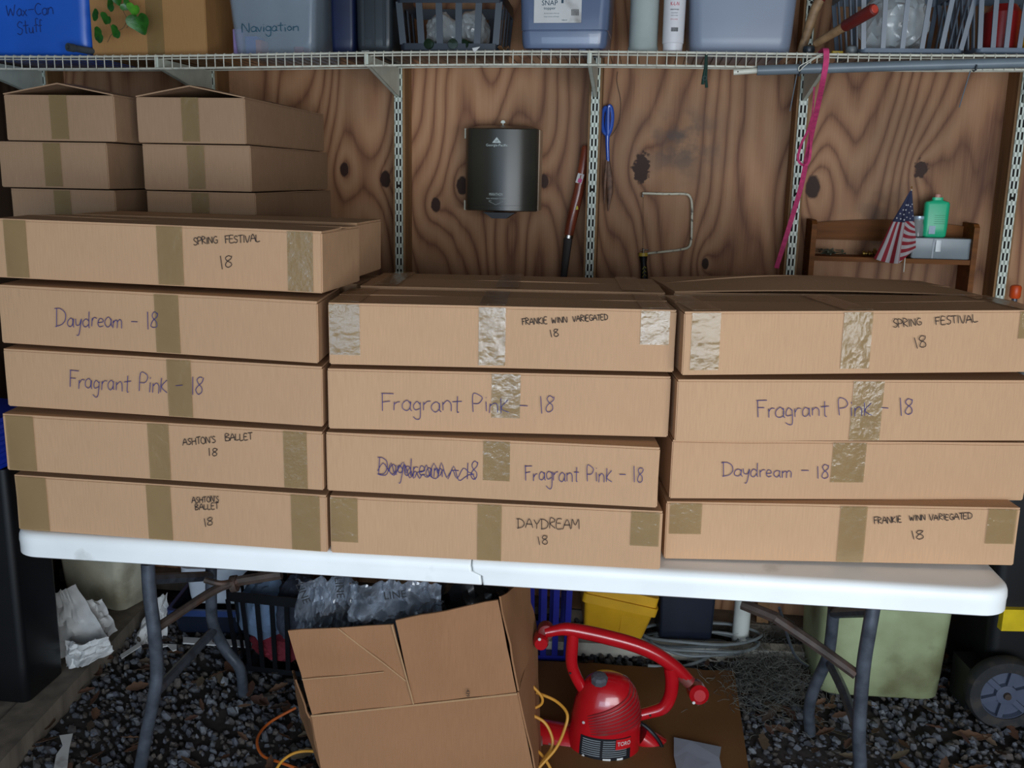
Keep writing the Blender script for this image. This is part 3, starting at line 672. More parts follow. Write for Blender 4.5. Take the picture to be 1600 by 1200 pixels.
# basket builder
def basket(name,label,M,w,d,h,m,n,sl=.012,hb=.02,lean=0,group=None,taper=.02,cat='basket'):
    t=thing(name,label,cat,M,group)
    MB().loft([rr(w-.01,d-.01,.012,0),rr(w,d,.014,.004),rr(w,d,.014,hb),rr(w-.006,d-.006,.012,hb),rr(w-.006,d-.006,.012,.005)]).build('base',m,t,M)
    W2,D2=w+taper,d+taper
    MB().loft([rr(W2,D2,.014,h-.03),rr(W2,D2,.014,h),rr(W2-.006,D2-.006,.012,h),rr(W2-.006,D2-.006,.012,h-.03),rr(W2,D2,.014,h-.03)],cap=(0,0)).build('rim',m,t,M)
    for sy in (-1,1):
        for k in range(n+1):
            x=-w/2+sl/2+(w-sl)*k/n; x2=x*(W2/w)
            MB().loft([[Vector((x+a*sl/2,sy*(d/2-.004+b*.002),hb-.003)) for a,b in((-1,-1),(1,-1),(1,1),(-1,1))],[Vector((x2+a*sl/2,sy*(D2/2-.004+b*.002),h-.027)) for a,b in((-1,-1),(1,-1),(1,1),(-1,1))]]).build('slat',m,t,M,smooth=0)
    nn=max(3,int(n*d/w))
    for sx in (-1,1):
        for k in range(1,nn):
            y=-d/2+sl/2+(d-sl)*k/nn; y2=y*(D2/d)
            MB().loft([[Vector((sx*(w/2-.004+b*.002),y+a*sl/2,hb-.003)) for a,b in((-1,-1),(1,-1),(1,1),(-1,1))],[Vector((sx*(W2/2-.004+b*.002),y2+a*sl/2,h-.027)) for a,b in((-1,-1),(1,-1),(1,1),(-1,1))]]).build('slat',m,t,M,smooth=0)
    return t
ua,ub=PW(622,60,.31).x,PW(776,60,.31).x
BM=WALL@T((ua+ub)/2,-.31+.14,SZ(.2))@RZ(2)
BKP=mat('black_basket_plastic',(34,40,50),rough=.3,var=.1)
basket('black_basket','black plastic basket of small bottles and clear bags on the shelf',BM,ub-ua,.27,.155,BKP,5,.018,.022)
GLASS=mat('green_glass_bottle',(30,50,34),rough=.12,alpha=.85); PBAG=mat('crumpled_clear_plastic',(196,204,206),rough=.2,alpha=.55,bump=1,bscale=30,coat=.6)
def bagblob(M,rx,ry,rz_,seed,m,name,label,cat,group=None,parts=None):
    bm=bmesh.new(); bmesh.ops.create_icosphere(bm,subdivisions=4,radius=1)
    vs=[]
    for v in bm.verts:
        c=v.co; q=1+.22*noise.noise(c*1.6+Vector((seed,0,0)))+.16*abs(noise.noise(c*4+Vector((0,seed,0))))+.08*abs(noise.noise(c*9))
        vs.append(Vector((c.x*rx*q,c.y*ry*q,max(c.z,-.85)*rz_*q)))
    fs=[[v.index for v in f.verts] for f in bm.faces]; bm.free()
    mn=min(v.z for v in vs); mb=MB().add([v-Vector((0,0,mn)) for v in vs],fs)
    o=mb.build(name,m,None,M,smooth=25); return tag(o,label,cat,group)
bagblob(BM@T(-.035,-.02,.012),.05,.05,.05,1,PBAG,'clear_plastic_bag','clear crumpled plastic bag in the left of the black basket','plastic bag')
bagblob(BM@T(.045,.0,.012),.045,.06,.055,5,PBAG,'clear_plastic_bag','clear crumpled plastic bag in the right of the black basket','plastic bag')
for k,(x,y,rz_,l) in enumerate(((-.052,-.11,80,'dark green glass bottle lying at the left front of the black basket'),(.008,-.11,95,'dark green glass bottle lying in the middle front of the black basket'),(.05,-.105,70,'dark green bottle with pale label at the right of the black basket'))):
    Mb=BM@T(x,y,.020)@RZ(rz_)@RY(90)
    t=thing('glass_bottle',l,'bottle',Mb,'small bottles in the black basket')
    MB().lathe([(.002,-.03),(.0135,-.029),(.0145,-.026),(.0145,.01),(.007,.024),(.006,.034)],16).build('body',GLASS,t)
    MB().lathe([(.0072,.034),(.0072,.043),(.006,.044)],12).build('cap',BLACKPL,t)
q=PW(746,72,.32)
tag(MB().plate([(0,0),(.022,.004),(.006,-.012)],T(q.x-.008,-.357,SZ(q.x)+.002),.0008).build('paper_scrap',PAPER,None,WALL,smooth=0),'white torn paper triangle poking over the shelf edge below the black basket','paper scrap')
q=PW(564,72,.34)
tag(MB().loft([rr(.022,.006,.002,z) for z in (0,.002)]).build('plastic_tag',mat('white_plastic_tag',(206,210,206),rough=.4),None,WALL@T(q.x+.008,-.325,SZ(q.x)+.0005)@RZ(-8)),'small white plastic tag lying on the shelf in front of the charcoal bin','tag')
tag(MB().sheet(lambda a,b:(.03*a,.016*b,.006+.006*math.sin(a*7+b*3)),6,4,.001).build('dry_leaf',mat('dry_leaf_brown',(120,84,50),rough=.8),None,WALL@T(PW(782,74,.33).x-.008,-.33,SZ(.4))),'dry curled brown leaf on the shelf beside the black basket','leaf')
# cooler
CB=mat('steel_blue_cooler_plastic',(96,110,138),rough=.3,var=.05,coat=.3)
ua,ub=PW(814,60,.33).x,PW(950,60,.33).x; w=ub-ua; d=.21
CM=WALL@T((ua+ub)/2,-.33+d/2,SZ(.5))@RZ(-1)
t=thing('drink_cooler','steel blue hard cooler with a white product label on the shelf','cooler',CM)
MB().loft([rr(w-.03,d-.03,.02,.003),rr(w-.012,d-.012,.024,.006),rr(w-.004,d-.004,.026,.018),rr(w,d,.026,.048),rr(w-.003,d-.003,.026,.0495),rr(w-.003,d-.003,.026,.0505),rr(w+.002,d+.002,.026,.052),rr(w+.012,d+.012,.026,.20),rr(w+.005,d+.005,.026,.206)]).build('body',CB,t)
MB().loft([rr(w+.016,d+.016,.026,.207),rr(w+.02,d+.02,.026,.225),rr(w-.01,d-.01,.03,.25)]).build('lid',mat('white_cooler_lid',(214,218,220),rough=.35),t)
for sx in (-.05,.05): MB().loft([rr(.022,.012,.004,z,cx=sx,cy=-d/2+.02) for z in (0,.006)]).build('foot',CB,t)
lm=T(0,-d/2-.0052,0)@RX(-2)
def lp(px,py): q=PP(px,py,CM@T(0,-d/2-.004,0)); return q.x,q.z
x0,z0=lp(834,36); x1,_=lp(908,36)
lb=MB().span((x0,-d/2-.0052,z0),(x1,-d/2-.0042,.13)).build('label',PAPER,t)
DKT=mat('dark_teal_ink',(24,64,84),rough=.6); RED=mat('crimson_ink',(190,30,60),rough=.5); GREY=mat('grey_ink',(120,126,130),rough=.6); BLK=mat('black_ink',(24,24,26),rough=.6)
cxl=(x0+x1)/2
def lab(text,px,py,size,m,width=None): 
    a,b=lp(px,py); return printed(text,size,m,'lettering',lb,CM@T(a,-d/2-.0056,b),width=width)
WM[lb.name]=CM
lab('SNAP',859,5,.018,DKT,.042); lab('topper',859,13,.010,DKT,.032); lab('fits most coolers of this size',862,21,.0042,GREY,.04); lab('keeps contents cold longer',862,26,.0042,GREY,.04); lab('leakproof',882,31.5,.004,DKT,.014)
m=MB()
for k in range(14):
    a,b=lp(893+k*.85,17); m.span((a,-d/2-.0056,b-.012),(a+(.0006 if k%3 else .0010),-d/2-.0052,b+.004))
m.build('barcode',BLK,lb,CM,smooth=0)
a,b=lp(879,2); MB().span((a-.003,-d/2-.0056,b-.005),(a+.003,-d/2-.0052,b+.008)).build('emblem',DKT,lb,CM)
# white bottle, tube, grey bin
q=PW(1005,60,.31); r_=(PW(1029,60,.31).x-PW(981,60,.31).x)/2
BT=mat('milky_bottle_plastic',(178,188,184),rough=.35,var=.06,alpha=.9)
bt=thing('milky_bottle','tall milky translucent bottle standing beside the cooler','bottle',WALL@T(q.x,-.31+r_,SZ(q.x)))
MB().lathe([(r_*.9,0),(r_,.003),(r_,.014),(r_*.95,.018),(r_*.95,.19),(r_*.6,.215),(r_*.3,.225)],32).build('body',BT,bt); MB().lathe([(r_*.36,.225),(r_*.36,.25)],20).build('cap',PAPER,bt)
q=PW(1052,60,.33); r_=(PW(1069,60,.33).x-PW(1035,60,.33).x)/2
LT=mat('white_gloss_tube',(222,220,222),rough=.25,var=.03,coat=.3)
bt=thing('product_tube','white printed tube bottle with red letters beside the milky bottle','bottle',WALL@T(q.x,-.33+r_,SZ(q.x)))
bd=MB().lathe([(r_*.8,0),(r_*.9,.002),(r_*.93,.02),(r_,.022),(r_*1.04,.17),(r_*.7,.19)],32).build('body',LT,bt)
def cylw(rad): return lambda p: Vector((math.sin(p.x/rad)*(rad+.0004-p.y*0),-math.cos(p.x/rad)*(rad+.0006)+p.y,p.z))
for txt,py,sz,mm,wd in (('K-L-N',6,.013,RED,.022),('healing formula spray',14.5,.004,BLK,.022),('soothing antiseptic',20,.003,GREY,.017),('mists at every angle',24,.003,GREY,.017),('8 fl oz bottle',30,.003,RED,.018)):
    zc=PW(1052,py,.33).z-SZ(q.x); printed(txt,sz,mm,'lettering',bd,WM[bt.name]@T(0,0,zc),warp=cylw(r_*1.03),width=wd)
m=MB(); zc=PW(1055,46,.33).z-SZ(q.x)
for k in range(14):
    a=-.009+k*.0013+.003; f=cylw(r_*1.015); c=f(Vector((a,0,zc))); m.box(c,(.0006 if k%3 else .001,.0006,.010))
m.build('barcode',BLK,bd,WM[bt.name],smooth=0)
GB=mat('blue_grey_bin_plastic',(128,138,156),rough=.35,var=.05,scale=3)
t,M,w=tote('grey_tote','blue-grey smooth plastic tote on the shelf right of the white tube','storage tote',1078,1238,.30,.27,.24,GB,.024,.035)
WB=mat('old_handle_wood',(150,118,84),rough=.6,var=.2,scale=30,dirt=((70,50,34),40,.55,.6)); GRIP=mat('dark_red_grip',(112,34,28),rough=.5,var=.12); GRIPE=mat('red_grip_end',(196,74,58),rough=.5)
t=thing('grip_tool','old wooden tool handle with a red grip pointing out over the shelf','tool',WALL@T(PW(1285,62,.30).x,-.3,SZ(1.25)))
P=[PW(1275,68,.28),PW(1322,40,.36),PW(1363,16,.44)]
P[0].z=max(P[0].z,SZ(1.2)+.02)
MB().tube([P[0],(P[0]+P[1])/2,P[1]],[.010,.011,.0125],14).build('wood_shaft',WB,t,WALL)
dr=(P[2]-P[1]).normalized()
MB().tube([P[1]-dr*.004,P[1],P[2],P[2]+dr*.006,P[2]+dr*.009],[.0135,.0145,.0155,.014,.009],16).build('grip',GRIP,t,WALL)
MB().tube([P[2]+dr*.0085,P[2]+dr*.0105],[.0105,.009],16).build('end_cap',GRIPE,t,WALL)
t=thing('wooden_tool','old wooden tool handle leaning upright behind the red-gripped one','tool',WALL@T(PW(1258,70,.26).x,-.2,SZ(1.2)))
P=[PW(1253,60,.22),PW(1272,18,.24),PW(1290,-20,.24)]; P[0].z=SZ(1.2)+.014
MB().tube(P,[.011,.0135,.014],14).build('wood_shaft',WB,t,WALL)
d2=(P[2]-P[1]).normalized(); MB().tube([P[1]+d2*.03,P[1]+d2*.09],[.0146,.015],14).build('grip',GRIP,t,WALL)
GK=mat('grey_knob',(104,110,112),rough=.4)
for (px,py,l) in ((1265,62,'dark grey rounded rubber foot on the shelf left of the pink strap'),(1332,60,'pale grey rounded rubber foot on the shelf left of the slatted basket')):
    q=PW(px,py,.29); tag(MB().lathe([(.001,0),(.012,.001),(.016,.01),(.014,.02),(.006,.024)],18).build('rubber_ball_foot',GK if px>1300 else CHAR,None,WALL@T(q.x,-.29,SZ(q.x))),l,'rubber foot')
q=PW(1300,68,.29); tag(MB().loft([rr(.03,.012,.004,z) for z in (0,.009)]).build('yellow_clip',mat('yellow_plastic',(190,160,40),rough=.4),None,WALL@T(q.x+.015,-.29,SZ(q.x))@RZ(10)),'small yellow clip between the two rounded rubber feet on the shelf','clip')
SG=mat('slate_basket_plastic',(92,104,118),rough=.35,var=.08)
ua,ub=PW(1338,60,.33).x,PW(1508,60,.33).x
M1_=WALL@T((ua+ub)/2,-.33+.135,SZ(1.6))@RZ(4)
basket('slatted_basket','slate grey slatted basket holding clear bags, left of its twin',M1_,ub-ua-.01,.26,.19,SG,5,.012,.014,group='slate grey slatted baskets',taper=.04)
bagblob(M1_@T(-.02,-.03,.006),.085,.07,.08,9,PBAG,'clear_plastic_bag','large clear crumpled bag filling the left slatted basket','plastic bag')
ua=PW(1515,60,.33).x; ub=ua+.27
M2_=WALL@T((ua+ub)/2+.012,-.33+.135,SZ(1.9))@RZ(4)
basket('slatted_basket','slate grey slatted basket at the far right holding red and yellow things',M2_,ub-ua,.26,.19,SG,8,.012,.014,group='slate grey slatted baskets',taper=.04)
tag(MB().lathe([(.04,0),(.045,.004),(.045,.10),(.03,.12)],28).build('red_canister',mat('deep_red_plastic',(130,22,22),rough=.35),None,M2_@T(-.055,-.06,.007)),'deep red canister in the far right slatted basket','canister')
tag(MB().lathe([(.032,0),(.036,.004),(.036,.13),(.02,.14)],28).build('yellow_canister',mat('yellow_canister_plastic',(214,168,30),rough=.35),None,M2_@T(.03,-.07,.007)),'yellow canister beside the red one in the far right slatted basket','canister')

# ================================================================== hanging things
# pipe under the shelf
q0,q1=PW(1183,110,.36),PW(1640,97,.36)
GP=mat('grey_conduit',(112,124,132),rough=.4,var=.08)
t=thing('conduit_pipe','long grey conduit pipe hung just beneath the right half of the shelf','pipe',WALL@T(q0.x,-.36,q0.z))
MB().tube([q0+Vector((0,0,0)),(q0+q1)/2+Vector((0,0,.001)),q1],.0125,18).build('tube',GP,t,WALL)
q2=PW(1146,113,.36)
MB().tube([q2,q0+Vector((.01,0,0))],.0072,14).build('inner_tube',ENAMEL,t,WALL)
a=PW(1153,112,.3675); MB().lathe([(.0018,0),(.0018,.0012)],8,T(a.x,-.3665,a.z)@RX(90)).build('hole',SLOTDK,t,WALL)
def hook(px,label,py0,drop):
    q=PW(px,100,.36); z=shelf_z(q.x)-.034; c=q0.lerp(q1,(q.x-q0.x)/(q1.x-q0.x))
    P=[(q.x,-.335,z+.012),(q.x,-.36,z+.014),(q.x,-.376,z-.004),(q.x,-.377,c.z-.004),(q.x,-.368,c.z-.015),(q.x,-.356,c.z-.016),(q.x,-.344,c.z-.008)]
    t=thing('wire_hook',label,'hook',WALL@T(q.x,-.36,c.z),'wire hooks holding the conduit')
    MB().tube(smoothpath(P,4),.0018,8).build('hook',GREYP,t,WALL)
    MB().tube([(q.x-.004,-.346,c.z-.012),(q.x-.008,-.30,c.z-drop)],.0014,6).build('tail',GP,t,WALL)
hook(1250,'grey wire hook holding the conduit near the pink strap',0,.10)
hook(1523,'grey wire hook holding the conduit near the right edge',0,.10)
# pink strap
def ribbon(P,wd,m,name,parent,space,up=(1,0,0),th=.0016):
    P=smoothpath(P,6); up=Vector(up); L=[]
    k=len(P)
    for i in range(k):
        tdir=(P[min(i+1,k-1)]-P[max(i-1,0)]).normalized(); s=(up-tdir*up.dot(tdir)).normalized(); n=tdir.cross(s)
        L.append([P[i]+s*a*wd/2+n*b*th/2 for a,b in((-1,-1),(1,-1),(1,1),(-1,1))])
    return MB().loft(L).build(name,m,parent,space,smooth=40)
t=thing('pink_strap','pink webbing leash looped over the shelf edge and hanging down','strap',WALL@T(PW(1288,80,.37).x,-.37,1.78))
P=[PW(1283,66,.30),PW(1290,74,.37),PW(1291,95,.378),PW(1286,125,.36),PW(1279,160,.28),PW(1270,200,.2),PW(1262,240,.13),PW(1252,290,.07),PW(1236,345,.03),PW(1213,419,.02)]
P[0].z=SZ(1.22)+.004; P[1].z=SZ(1.22)+.006
ribbon(P,.014,PINK,'webbing',t,WALL)
ribbon([PW(1270,180,.25),PW(1262,205,.2),PW(1252,225,.17),PW(1247,248,.15),PW(1255,258,.14),PW(1264,252,.145),PW(1267,225,.16),PW(1266,205,.2)],.007,PINK,'loop',t,WALL)
ribbon([PW(1272,136,.2),PW(1271,160,.18),PW(1268,190,.16)],.004,PINK,'loop',t,WALL)
t=thing('wire_loop','small bent white wire loop tied round the conduit','wire',WALL@T(PW(1262,100,.38).x,-.38,1.75))
MB().tube(smoothpath([PW(1284,84,.375),PW(1262,96,.378),PW(1249,104,.38),PW(1249,111,.38),PW(1256,104,.382),PW(1272,92,.378),PW(1286,86,.375)],5),.0012,6).build('wire',ENAMEL,t,WALL)
# green clip
GC=mat('dark_green_plastic',(24,58,48),rough=.4)
q=PW(1100,90,.36)
t=thing('green_clip','dark green clothes peg hanging from the shelf edge','clip',WALL@T(q.x,-.36,q.z))
MB().tube([PW(1103,86,.362),PW(1102,104,.362),PW(1099,122,.362),PW(1098,132,.362)],[.003,.003,.004,.0045],8).build('jaw',GC,t,WALL)
MB().tube([PW(1104,86,.356),PW(1104,104,.357),PW(1103,124,.357),PW(1104,137,.357)],[.003,.003,.0035,.004],8).build('jaw',GC,t,WALL)
MB().tube(ringpts(PW(1101,122,.368),Vector((0,1,0)),.005,12)+[ringpts(PW(1101,122,.368),Vector((0,1,0)),.005,12)[0]],.0006,6).build('spring',GREYP,t,WALL)

# ---- towel dispenser
sm=mat('smoked_black_plastic',(58,57,50),rough=.28,var=.08,scale=6,coat=.0)
A,B=PW(727,200,.02),PW(838,331,.02)
cx=(A.x+B.x)/2; zb=B.z; zt=A.z; hw=(B.x-A.x)/2
DM=WALL@T(cx,.093,zb)
t=thing('towel_dispenser','smoked dark paper towel dispenser mounted on the plywood wall','towel dispenser',DM)
H_=zt-zb; DEP=.155
def prof(z,ins=0,dep=DEP):
    L=[Vector((hw-ins,0,z))]
    for k in range(25):
        x=(hw-ins)*(1-2*k/24); L.append(Vector((x,-dep*.55-(dep*.45)*math.sqrt(max(0,1-(x/(hw*1.02))**2)),z)))
    L.append(Vector((-(hw-ins),0,z))); return L
MB().loft([prof(0,.004,DEP-.008),prof(.003,.0,DEP),prof(H_*.07,0,DEP),prof(H_*.072,0,DEP+.001),prof(H_-.004,0,DEP),prof(H_,.003,DEP-.006)]).build('cover',sm,t,DM,smooth=40)
MB().loft([prof(H_,.004,DEP-.01),prof(H_+.006,.02,DEP-.04),prof(H_+.011,.045,DEP-.075)]).build('top_cap',sm,t,DM)
CRM=mat('cream_plastic',(206,200,176),rough=.5)
MB().span((-hw-.007,-DEP*.56,H_-.03),(-hw+.0005,-.01,H_)).build('hinge',CRM,t,DM); MB().span((-hw-.007,-DEP*.56,0),(-hw+.0005,-.01,.03)).build('hinge',CRM,t,DM)
MB().span((hw-.0005,-DEP*.54,.002),(hw+.0025,-.0,H_-.002)).build('back_plate_edge',mat('tan_backplate',(190,164,136),rough=.5),t,DM)
MB().loft([[Vector((sx*a,-.11+sy*.03,z)) for sx,sy in((-1,-1),(1,-1),(1,1),(-1,1))] for z,a in ((-.004,.05),(-.012,.036),(-.022,.022))]+[]).build('nozzle',BLACKPL,t,DM)
WK=mat('pale_print',(190,200,196),rough=.5)
def dwarp(p): x=p.x; return Vector((x,-DEP*.55-(DEP*.45)*math.sqrt(max(0,1-(x/(hw*1.02))**2))-.0012+p.y,p.z))
def dz_(py): return PP(780,py,DM@T(0,-DEP,0)).z
dxx=PP(776,230,DM@T(0,-DEP,0)).x
for txt,py,sz,wd in (('Georgia-Pacific',227,.010,.066),('MARATHON',304,.012,.042),('PULL STRAIGHT DOWN',310.5,.005,.06)):
    printed(txt,sz,WK,'lettering',t,DM@T(0,0,dz_(py)),warp=lambda p:dwarp(p+Vector((dxx,0,0))),width=wd)
def outl(P,name,r=.0006,m=WK):
    MB().tube([dwarp(Vector((dxx+x,0,z))) for x,z in P],r,5).build(name,m,t,DM)
zc=dz_(219)
mb=MB(); a=[dwarp(Vector((dxx+x,0,zc+z))) for x,z in((-.014,-.008),(0,.009),(.014,-.008))]; mb.loft([a,[p+Vector((0,.0008,0)) for p in a]]); mb.build('emblem',WK,t,DM,smooth=0)
printed('GP',.008,sm,'lettering',t,DM@T(0,-.0009,zc-.003),warp=lambda p:dwarp(p+Vector((dxx,0,0))),width=.010)
za=dz_(317); outl([(-.022,za+.006),(.022,za+.006)],'arrow_mark'); outl([(-.022,za+.004),(0,za-.006),(.022,za+.004)],'arrow_mark')
kq=PP(786,190,DM@T(0,-.06,0))
k=thing('key','small pale key standing in the top of the towel dispenser','key',DM@T(kq.x,-.06,H_+.012))
KM=mat('pale_key_metal',(190,190,176),rough=.35,metal=.5)
prk=[(0.005*s*(1.2 if i%2 else .95),.006+.005*c) for i,(s,c) in enumerate([(math.sin(2*math.pi*j/10),math.cos(2*math.pi*j/10)) for j in range(10)])]
MB().plate([(x*1.3,z+.004) for x,z in prk],T(0,0,0),.0016).build('bow',KM,k)
MB().span((-.0014,0,-.010),(.0014,.0014,.005)).build('blade',KM,k)

# ---- wooden handled tool
WH=mat('red_brown_handle',(128,60,38),rough=.35,var=.2,scale=25,stretch=(3,3,.5),coat=.3)
t=thing('wooden_handled_tool','reddish wooden tool handle with price stickers leaning on the wall','tool',WALL@T(PW(890,400,-.06).x,.06,1.2))
P=[PW(915,232,-.055),PW(911,262,-.055),PW(904,300,-.055),PW(893,345,-.055),PW(888,370,-.055)]
MB().tube([P[0]+Vector((.0012,0,.008))]+P,[.010,.0135,.0155,.0165,.0165,.015],14).build('handle',WH,t,WALL)
Q=PW(883,412,-.055)
MB().tube([P[-1]+Vector((.001,0,.006)),P[-1]+Vector((0,0,-.004))],.0155,14).build('ferrule',CHROME,t,WALL)
MB().tube([P[-1],Q,Q+(Q-P[-1])*.9],[.014,.012,.010],10,flat=.5).build('shaft',mat('dark_tool_steel',(44,36,34),rough=.6),t,WALL)
ps=PW(906,279,-.040); Rm=T(ps)@RY(14)
s_=MB().box((0,0,0),(.020,.0008,.030),None); st=s_.build('price_sticker',PAPER,t,WALL@Rm,smooth=0)
MB().box((0.002,-.0006,-.006),(.012,.0006,.012)).build('sticker_print',mat('pink_ink',(206,70,130),rough=.6),st,WALL@Rm,smooth=0)
ps=PW(900,325,-.040); MB().box((0,0,0),(.013,.0008,.011)).build('price_sticker',mat('yellow_sticker',(214,196,60),rough=.6),t,WALL@T(ps)@RY(-10),smooth=0)

# ---- blue handled shears
BL=mat('blue_vinyl_grip',(44,84,176),rough=.25,coat=.5,var=.08); RST=mat('rusty_blade',(96,68,52),rough=.55,metal=.4,var=.25,scale=50)
t=thing('garden_shears','shears with blue looped handles and rusty blades hung beside the standard','shears',WALL@T(PW(948,170,-.07).x,.07,1.5))
def W2(px,py,o=-.07): return PW(px,py,o)
MB().tube(smoothpath([W2(950,212),W2(943,205),W2(941,190),W2(942,176),W2(946,168),W2(949,174),W2(948,195),W2(950,212)],5),.0060,9).build('handle',BL,t,WALL)
MB().tube(smoothpath([W2(950,212,-.065),W2(955,200,-.065),W2(957,182,-.065),W2(955,168,-.065),W2(951,167,-.065),W2(950,185,-.065),W2(950,212,-.065)],5),.0058,9).build('handle',BL,t,WALL)
MB().tube([W2(949,208),W2(949,225),W2(950,252)],[.008,.0062,.0055],12).build('shank',BL,t,WALL)
MB().tube([W2(950,250),W2(952,280),W2(953,300),W2(950,330)],[.006,.012,.010,.002],10,flat=.3).build('blade',RST,t,WALL)
MB().tube([W2(948,250,-.066),W2(945,285,-.066),W2(944,318,-.066)],[.004,.005,.0015],8,flat=.3).build('blade',RST,t,WALL)
tag(MB().tube(smoothpath([PW(965,112,-.088),PW(964,128,-.09),PW(970,160,-.09),PW(967,190,-.088),PW(958,208,-.085),PW(952,214,-.08)],6),.0008,6).build('thin_wire',RUST,None,WALL),'thin dark wire curling down the plywood beside the shears','wire')

# ---- coping saw
t=thing('coping_saw','coping saw with chipped white frame hung on the plywood','saw',WALL@T(PW(1040,350,-.08).x,.08,1.3))
CHW=mat('chipped_white_paint',(206,200,176),rough=.4,dirt=((70,50,40),70,.56,.9))
def C(px,py): return PW(px,py,-.082)
MB().tube(smoothpath([C(1004,302),C(1040,303),C(1068,303),C(1077,306),C(1081,318),C(1081,350),C(1080,375),C(1076,386),C(1064,390),C(1040,393),C(1012,396)],4),.0040,10).build('frame',CHW,t,WALL)
MB().tube([C(1005,305),C(1004.5,391)],.0006,5).build('blade',RST,t,WALL)
for a,b in ((1004,304),(1005,391)): MB().tube([C(a,b-3),C(a,b+4)],.0035,8).build('blade_clamp',CHROME,t,WALL)
MB().tube([C(1000,392),C(1013,390)],.002,8).build('wing_lever',CHROME,t,WALL)
MB().tube([C(1005,395),C(1005,400)],[.014,.0155],16).build('collar',mat('yellow_collar',(200,170,60),rough=.4),t,WALL)
hd=MB().tube([C(1005,400),C(1005.5,412),C(1006.5,425),C(1007,450),C(1007.5,462)],[.0135,.010,.0115,.013,.010],16).build('handle',BLACKPL,t,WALL)
for k in range(3):
    y=418+k*6; MB().tube([PW(1004,y+3,-.068),PW(1007,y-2,-.068),PW(1009.5,y+1,-.068)],.0009,5).build('yellow_mark',mat('yellow_mark',(206,196,60),rough=.4),t if k<0 else hd,WALL)

# ---- small wooden rack
RW=mat('varnished_pine',(122,74,34),rough=.62,var=.15,scale=4,stretch=(1,6,12),spec=.2)
a,b=PW(1268,345,-.0).x,PW(1540,345,-.0).x
a=PW(1270,350,.03).x; b=PW(1534,350,.03).x
zs=PW(1400,402,.03).z; zt=PW(1300,343,-.05).z; zlow=PW(1520,470,.03).z
t=thing('wall_rack','small varnished wooden spice rack on the wall with odds and ends','rack',WALL@T((a+b)/2,.09,zs))
DR=-.02
def endp(x):
    MB().loft([[Vector((x+s*.0075,y,z)) for y,z in ((.094,zlow-.04),(DR,zlow-.04),(DR,zt-.012),(DR+.012,zt-.002),(DR+.03,zt),(.094,zt))] for s in (-1,1)]).build('end_panel',RW,t,WALL,smooth=0)
endp(a+.0075); endp(b-.0075)
MB().span((a+.015,DR+.004,zs-.018),(b-.015,.094,zs-.004)).build('shelf_board',RW,t,WALL,smooth=0)
MB().span((a+.015,DR+.004,zlow-.05),(b-.015,.094,zlow-.036)).build('shelf_board',RW,t,WALL,smooth=0)
mbx=[(a+.015,zt-.062),(b-.015,zt-.062)]+[(b-.015-(b-a-.03)*k/12, zt-.012+.014*math.sin(math.pi*k/12)) for k in range(13)]
MB().plate(mbx,T(0,.08,0),.012).build('back_board',RW,t,WALL,smooth=0)
zsh=zs-.0035
SCR=mat('greenish_zinc',(112,120,104),rough=.35,metal=.7,var=.15)
mb=MB().lathe([(.0005,0),(.0012,.004),(.0016,.006),(.0012,.008),(.0016,.010),(.0012,.012),(.0016,.014),(.0014,.020),(.0030,.024),(.0030,.0255)],8,RY(90))
first=None
for k in range(26):
    x=a+.03+rnd.uniform(0,.055); lay=k//10; y=.0+rnd.uniform(0,.05)
    Ms=WALL@T(x,y,zsh+.0035+lay*.0055+rnd.uniform(0,.002))@RZ(rnd.uniform(-70,70))@RY(rnd.uniform(-12,6))
    if first is None: first=mb.build('wood_screw',SCR,None,Ms,base=(0,0,0)); o=first
    else: o=first.copy(); col.objects.link(o); 
    o.matrix_world=Ms; tag(o,'small zinc wood screw in the heap at the left end of the wooden rack','screw','screws heaped in the rack')
BR=mat('dull_brass',(150,122,60),rough=.35,metal=.8,var=.2); first=None
mb=MB().lathe([(.006,0),(.0075,.001),(.0075,.006),(.004,.008),(.004,.014),(.002,.015)],12)
for k in range(7):
    x=PW(1346+k*4.3,398,-.03).x
    Ms=WALL@T(x,.02+.02*(k%2),zsh+.001+(.008 if k%3==2 else 0))@RY(0 if k%2 else 90)
    if not k%2: Ms=WALL@T(x,.02+.02*(k%2),zsh+.009)@RY(90)
    if first is None: first=mb.build('brass_fitting',BR,None,Ms,base=(0,0,0)); o=first
    else: o=first.copy(); col.objects.link(o)
    o.matrix_world=Ms; tag(o,'small brass fitting in the pile behind the little flag','fitting','brass fittings piled in the rack')
# organizer box, jar, talc bottle
OB=mat('frosted_organizer',(150,160,166),rough=.35,alpha=.9,var=.06)
x0,x1=PW(1424,390,0).x,PW(1517,390,0).x; zo=PW(1470,372,0).z
t=thing('organizer_box','frosted clear small-parts organizer box lying in the rack','box',WALL@T((x0+x1)/2,.035,zsh))
w=x1-x0; h=zo-zsh
MB().loft([rr(w-.004,.07,.006,0),rr(w,.074,.006,.003),rr(w,.074,.006,h*.8)]).build('tray',OB,t); MB().loft([rr(w+.003,.077,.006,h*.8),rr(w+.003,.077,.006,h-.002),rr(w-.002,.072,.006,h)]).build('lid',OB,t)
MB().loft([rr(.017,.004,.002,h*.35,cy=-.039,cx=-.01),rr(.017,.004,.002,h*.9,cy=-.039,cx=-.01)]).build('latch',mat('frosted_latch',(196,204,208),rough=.3),t)
MB().span((-.026,-.0385,.002),(-.022,-.037,h-.002)).build('divider',mat('frosted_divider',(150,160,170),rough=.4),t)
JG=mat('jar_glass',(190,196,196),rough=.08,alpha=.45)
q=PW(1438,350,-.01); zj=zo+.0005
t=thing('glass_jar','small glass jar with a pale metal lid on the organizer box','jar',WALL@T(q.x,.035,zj))
